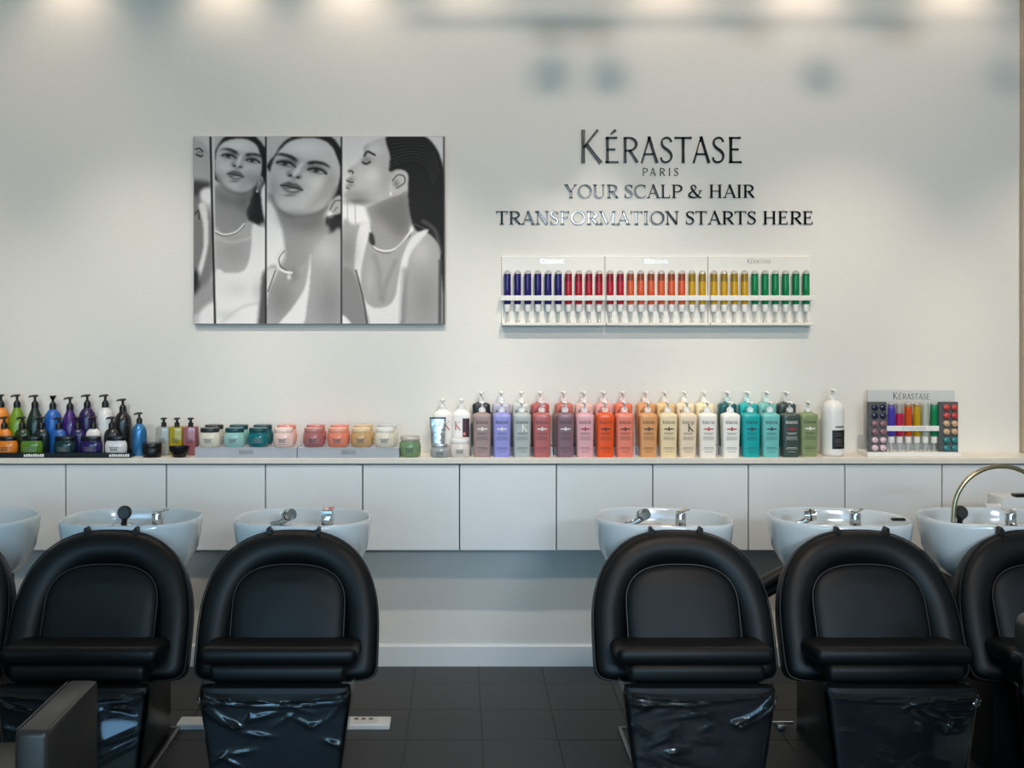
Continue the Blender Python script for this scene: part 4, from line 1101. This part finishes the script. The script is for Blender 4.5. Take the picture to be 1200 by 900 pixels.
for z, w in [(.105, .036), (.095, .03), (.078, .034), (.07, .036), (.062, .03), (.05, .034)]:
    for i in range(5): a = .012 - w / 2 + w * i / 5; pr.add([(a, 0, z), (a + w / 6, 0, z), (a + w / 6, 0, z + .003), (a, 0, z + .003)], [(0, 1, 2, 3)])
wrap(pr, d=.0016).build('label_print', GREYINK, lab, 0)
pr = MB()
for i in range(8): a = -.006 + .044 * i / 8; pr.add([(a, 0, .132), (a + .0045, 0, .132), (a + .0045, 0, .142), (a, 0, .142)], [(0, 1, 2, 3)])
wrap(pr).build('name_print', GREYINK, t, 0)

# tube, white bottles and jars left of the bottle row
for px, nm, dark in [(519, 'behind the silver tube', False), (541, 'with a dark half label', True)]:
    y = -.065
    t = thing('pump_bottle', 'white pump bottle %s at the start of the row' % nm, 'bottle', (X(px, y), y, ZT), 'white pump bottles at the start of the row')
    me = MB().lathe([(.9, 0), (.97, .006), (1, .02), (1, .180), (.98, .190), (.8, .200), (.5, .208), (.36, .214)], n=32, sx=.045, sy=.034, e=3.2).build('bottle_body', WHITEP, t, 50)
    MB().lathe([(.016, .212), (.016, .226), (.010, .234), (.0055, .238), (.0055, .252)], n=16).build('pump_collar', WHITEP, t)
    pump_head(.250).build('pump_head', WHITEP, t)
    R, adv = glyph('K', True); e = MB(); ribbon_mesh(e, R, .038, .040, -.034 if dark else .004, .118, 0, 0, True)
    e.v = [(p[0], -.0356 * (1 - abs(p[0] / .0452) ** 3.2) ** (1 / 3.2), p[2]) for p in e.v]
    e.build('emblem', mat('rose_print', (196, 124, 120), .5), t, 0)
    if dark:
        l = MB()
        for i in range(8):
            a, b = .004 + .032 * i / 8, .004 + .032 * (i + 1) / 8; l.add([(a, 0, .085), (b, 0, .085), (b, 0, .172), (a, 0, .172)], [(0, 1, 2, 3)])
        l.v = [(p[0], -.0354 * (1 - abs(p[0] / .0454) ** 3.2) ** (1 / 3.2), p[2]) for p in l.v]
        l.build('dark_label', mat('plum_label', (70, 40, 48), .4), t, 50)
        q = MB().lathe([(.007, 0), (.007, .0015)], n=14).move(lambda p: Matrix.Rotation(PI / 2, 3, 'X') @ p + Vector((.012, -.0342, .100))); q.build('pink_dot', mat('pink_dot', (214, 120, 128), .4), t)
y = -.125
t = thing('cosmetic_tube', 'silver foil tube standing on its cap beside white bottles', 'tube', (X(513, y), y, ZT))
R = []
for k in range(9):
    q = k / 8; z = .025 + .15 * q; hw = .030 + .008 * q; hd = .020 * (1 - q) + .0025
    R.append([(hw * math.cos(2 * PI * i / 28), hd * math.sin(2 * PI * i / 28), z) for i in range(28)])
fb = mat('wrinkled_foil', (196, 200, 206), .26, .9, var=.25, nscale=50, bump=.9, bscale=45)
MB().rings(R).build('tube_body', fb, t, 60)
MB().lathe([(.030, 0), (.030, .024), (.026, .0255)], n=24, sy=.7).build('cap', mat('dark_cap', (70, 74, 78), .3), t)
MB().rbox(-.0385, .0385, -.003, .003, .172, .180, .001, 1).build('crimp', mat('dark_cap', (70, 74, 78)), t, 0)

def jar(label, px, y, z0, rgb, lid, w=.050, d=.040, h=.082, group=None, ring=None, low=False):
    t = thing('cosmetic_jar', label, 'jar', (X(px, y), y, z0), group)
    bh = h * .78
    MB().lathe([(.80, 0), (.90, .003), (.99, bh * .3), (1.0, bh * .62), (.94, bh * .86), (.84, bh * .97), (.84, bh)], n=32, sx=w, sy=d).build('jar_body', plastic(rgb, .18), t, 50)
    l = MB().lathe([(.86, bh), (.88, bh + .002), (.88, h - .002), (.85, h)], n=32, sx=w, sy=d).build('lid', lid, t, 50)
    lb_ = MB(); n = 10
    for i in range(n):
        a, b = -.6 * w + 1.2 * w * i / n, -.6 * w + 1.2 * w * (i + 1) / n
        lb_.add([(a, 0, bh * .25), (b, 0, bh * .25), (b, 0, bh * .62), (a, 0, bh * .62)], [(0, 1, 2, 3)])
    lb_.v = [(p[0], -d * 1.0 * math.sqrt(1 - (p[0] / (w * 1.0)) ** 2) - .0018, p[2]) for p in lb_.v]
    lc = tuple(int(v * .86 + 255 * .08) for v in rgb)
    lo = lb_.build('label', plastic(lc, .4), t, 50)
    pr_ = MB()
    for z, ww in [(.52, .8), (.42, .6), (.33, .7)]:
        for i in range(5):
            a = (-.5 + i / 5) * w * ww; b = a + w * ww / 6.5; pr_.add([(a, 0, bh * z), (b, 0, bh * z), (b, 0, bh * (z + .05)), (a, 0, bh * (z + .05))], [(0, 1, 2, 3)])
    pr_.v = [(p[0], -d * math.sqrt(1 - (p[0] / w) ** 2) - .0026, p[2]) for p in pr_.v]
    pr_.build('label_print', DARKINK if sum(rgb) > 300 else GREYINK, lo, 0)
    return t
DARKLID = mat('dark_lid', (42, 46, 46), .3); TEALLID = mat('teal_lid', (18, 70, 74), .3); CLID = clear_mat('clear_lid', (240, 236, 232), .3, .05, .35, (236, 232, 226))
ZJ = ZT + .048
GJ = 'hair mask jars in the front row of the clear trays'; GJ2 = 'hair mask jars in the back row of the clear trays'
FJ = [(246, 'cream', (222, 216, 196), DARKLID), (275, 'pale aqua', (150, 196, 188), TEALLID), (303, 'deep teal', (10, 104, 112), TEALLID), (332.5, 'pale pink', (236, 200, 190), 'pinklid'),
      (367.7, 'mauve rose', (170, 104, 104), 'roselid'), (396, 'coral', (232, 134, 108), 'corallid'), (423.5, 'tan', (206, 164, 112), 'tanlid'), (451.5, 'ivory', (232, 222, 200), 'ivorylid')]
LIDC = {'pinklid': (244, 214, 204), 'roselid': (196, 128, 120), 'corallid': (240, 160, 136), 'tanlid': (236, 204, 160), 'ivorylid': (240, 236, 226)}
for px, nm, c, l in FJ:
    lid = l if not isinstance(l, str) else plastic(LIDC[l], .2)
    jar('%s hair mask jar in the front of the clear tray' % nm, px, -.150, ZJ, c, lid, .0495, .038, .086, GJ)
BJ = [(251, 'cream', (196, 192, 180), DARKLID), (280, 'aqua', (130, 180, 172), TEALLID), (308, 'teal', (12, 96, 104), TEALLID), (336, 'pink', (232, 176, 160), plastic((226, 140, 124), .2)),
      (370, 'rose', (190, 110, 104), plastic((206, 120, 108), .2)), (398, 'coral', (236, 140, 116), plastic((236, 140, 116), .2)), (426, 'tan', (216, 176, 126), plastic((226, 190, 140), .2)), (454, 'ivory', (228, 220, 204), plastic((206, 208, 208), .2))]
for px, nm, c, l in BJ:
    jar('%s jar peeking out behind the front jars of the clear tray' % nm, px, -.056, ZJ, c, l, .0495, .036, .090, GJ2)
for k, (a, b) in enumerate([(228.5, 348.0), (348.6, 468)]):
    y = -.102; xa, xb = X(a, -.19), X(b, -.19); hw = (xb - xa) / 2 - .0008
    t = thing('acrylic_tray', 'clear acrylic jar tray, %s' % ['left one with cream and teal jars', 'right one with coral and tan jars'][k], 'tray', ((xa + xb) / 2, y, ZT), 'clear acrylic jar trays')
    MB().rbox(-hw, hw, -.093, .09, .042, .0476, .001, 1).build('top_sheet', ACRYL, t, 0)
    MB().rbox(-hw, hw, -.093, -.088, 0, .0418, .001, 1).build('front_sheet', ACRYL, t, 0)
    for sg in (-1, 1): MB().box(sg * (hw - .003) - .0028, sg * (hw - .003) + .0028, -.0875, .09, 0, .0418).build('side_sheet', ACRYL, t, 0)
    flat_text('logo_print', t, 'KÉRASTASE', -.03, .036, .018, .017, -.0936, GREYINK, .04, False, 1.25)
jar('sage green jar with clear lid standing alone on the worktop', 480.6, -.14, ZT, (116, 146, 104), CLID, .0505, .044, .095)
jar('low silver jar in front of the foil tube', 515.5, -.170, ZT, (164, 166, 166), mat('silver_lid', (196, 196, 194), .25, .7), .0450, .027, .062)
jar('white jar with a dark label beside the silver jar', 539, -.150, ZT, (226, 216, 208), WHITEP, .0475, .040, .082)

# ---------------------------------------------------------------- salon tray at the left
YTR = -.10
t = thing('black_tray', 'long black display tray with white print at the left', 'tray', (X(62, YTR), YTR, ZT))
hw = X(153.5, -.19) - X(62, YTR)
MB().rbox(-hw - .3, hw, -.096, .095, 0, .010, .002, 1).build('tray_floor', BLACKP, t, 0)
MB().rbox(-hw - .3, hw, -.0975, -.0935, 0, .024, .001, 1).build('front_lip', BLACKP, t, 0)
for a, b in ((28, 52), (128, 152)):
    m = MB(); xa, xb = X(a, -.197) - t.location.x, X(b, -.197) - t.location.x
    for i in range(9):
        q0 = xa + (xb - xa) * i / 9; q1 = xa + (xb - xa) * (i + .78) / 9
        m.add([(q0, -.0981, .006), (q1, -.0981, .006), (q1, -.0981, .019 if i % 3 else .015), (q0, -.0981, .019)], [(0, 1, 2, 3)])
    m.build('lip_print', WHITEINK, t, 0)
ZQ = ZT + .0102
def salon_bottle(label, px, y, rgb, top, base, r, ry, cone, group, pump=True, flip=False, metal=0.0, z0=ZQ):
    """rounded or tear-drop bottle with a black pump; heights from the photo rows"""
    t = thing('pump_bottle', label, 'bottle', (X(px, y), y, z0), group)
    H = Z(top, y) - z0; s = r / .04; ph = .062 * (s if s < 1 else 1); b = H - ph
    if cone: prof = [(.90, 0), (1, .006), (1, b * .40), (.98, b * .58), (.90, b * .71), (.70, b * .84), (.48, b * .94), (.38, b)]
    else: prof = [(.92, 0), (1, .006), (1, b * .66), (.97, b * .77), (.86, b * .87), (.64, b * .94), (.44, b * .98), (.38, b)]
    mt = mat('salon_%d_%d_%d' % rgb, rgb, .28, metal, var=.03, coat=.3)
    MB().lathe(prof, n=28, sx=r, sy=ry).build('bottle_body', mt, t, 50)
    c = MB().lathe([(.40 * r, b), (.40 * r, b + ph * .34), (.24 * r, b + ph * .5), (.15 * r, b + ph * .56), (.15 * r, H - .008)], n=16).build('pump_collar', BLACKP, t)
    w = .011 if flip else .016 * min(1, s + .1)
    if flip: MB().lathe([(.006, H - .02), (.016, H), (.015, H + .002)], n=14).build('pump_head', BLACKP, t)
    else:
        h = MB().lathe([(.003, H - .011), (w * .6, H - .010), (w, H - .006), (w * .8, H - .001), (w * .2, H)], n=14)
        h.tube([(0, 0, H - .006), (-.020 * s, -.008, H - .007), (-.026 * s, -.011, H - .012)], [.005, .0045, .003], 8); h.build('pump_head', BLACKP, t)
    return t
GT = 'tall pump bottles at the back of the black tray'; GM = 'small pump bottles in the middle of the black tray'; GF = 'jars along the front of the black tray'
for px, nm, c, top, cone, fl in [(1, 'orange', (232, 140, 40), 462, 0, 0), (20, 'lime green', (112, 148, 36), 462, 1, 0), (41, 'dark green', (18, 44, 38), 462.5, 1, 0), (62, 'royal blue', (28, 92, 176), 464, 0, 1),
                                 (82, 'purple', (60, 30, 110), 465, 1, 0), (102.3, 'indigo', (40, 26, 78), 462, 0, 0), (123.4, 'white', (222, 222, 222), 462, 0, 0), (144, 'black', (26, 26, 26), 467, 0, 0)]:
    salon_bottle('tall %s pump bottle at the back of the black tray' % nm, px, -.047, c, top, 0, .0405, .036, cone, GT, flip=fl)
for px, nm, c, top in [(5, 'orange', (228, 132, 34), 488), (26, 'dark olive', (40, 56, 24), 488), (48.5, 'blackish green', (22, 34, 32), 488), (69, 'blue', (36, 92, 164), 488.5),
                       (91, 'dark violet', (34, 24, 84), 488), (109.6, 'white', (226, 224, 222), 488), (131, 'dark brown', (32, 26, 26), 488)]:
    salon_bottle('small %s pump bottle in the middle of the black tray' % nm, px, -.108, c, top, 0, .036, .020, 0, GM)
LIDB = mat('salon_lid', (18, 18, 19), .28, var=.1)
for px, nm, c in [(8, 'orange', (224, 128, 36)), (37.5, 'green', (86, 128, 36)), (76, 'dark teal', (14, 46, 50)), (107, 'dark purple', (36, 24, 86)), (136, 'white', (220, 220, 220))]:
    jar('%s jar with black lid along the front of the black tray' % nm, px, -.162, ZQ, c, LIDB, .0515, .029, .086, GF)
salon_bottle('metallic sky blue pump bottle right of the black tray', 163.3, -.10, (62, 130, 184), 483, 0, .034, .034, 0, None, metal=.5, z0=ZT)
# black jar, bowl and three square bottles
t = thing('cosmetic_jar', 'small black jar with ribbed sides beside the blue bottle', 'jar', (X(178.4, -.155), -.155, ZT))
MB().lathe([(.94, 0), (1, .003), (1, .040), (.96, .043)], n=32, sx=.0425, sy=.038).build('jar_body', BLACKP, t, 50)
MB().lathe([(1.0, .0435), (1.02, .046), (1.02, .062), (.98, .065)], n=32, sx=.0425, sy=.038).build('lid', LIDB, t, 50)
t = thing('small_bowl', 'small black bowl in front of the square bottles', 'bowl', (X(210, -.165), -.165, ZT))
MB().lathe([(.55, 0), (.62, .002), (.85, .02), (.98, .042), (1.0, .050), (.96, .050), (.90, .04), (.70, .018), (.3, .010)], n=32, sx=.046, sy=.034).build('bowl_shell', BLACKP, t, 50)
MB().lathe([(.30, .0), (.54, .001)], n=20, sx=.046, sy=.034).build('foot_ring', BLACKP, t, 50)
for px, nm, c in [(192, 'clear', (190, 192, 184)), (207.5, 'yellow', (196, 178, 30)), (223.5, 'dusty pink', (184, 112, 122))]:
    y = -.075
    t = thing('square_pump_bottle', 'square %s oil bottle with black pump' % nm, 'bottle', (X(px, y), y, ZT), 'square oil bottles')
    mt = tint('oil_' + nm, c, .62, .3)
    z1 = Z(500, y) - ZT
    MB().rbox(-.031, .031, -.028, .028, .0, z1, .006, 3).build('bottle_body', mt, t, 50)
    MB().lathe([(.012, z1), (.012, z1 + .018), (.006, z1 + .022), (.006, z1 + .034)], n=14).build('pump_collar', BLACKP, t)
    h = MB().lathe([(.004, z1 + .034), (.015, z1 + .036), (.015, z1 + .041), (.006, z1 + .043)], n=14)
    h.tube([(0, 0, z1 + .039), (-.004, -.024, z1 + .038)], [.005, .004], 8); h.build('pump_head', BLACKP, t)
    m = MB(); 
    for i, z in enumerate((.075, .066, .058)): m.add([(-.014, -.0286, z), (.014, -.0286, z), (.014, -.0286, z + .003), (-.014, -.0286, z + .003)], [(0, 1, 2, 3)])
    m.build('label_print', DARKINK, t, 0)
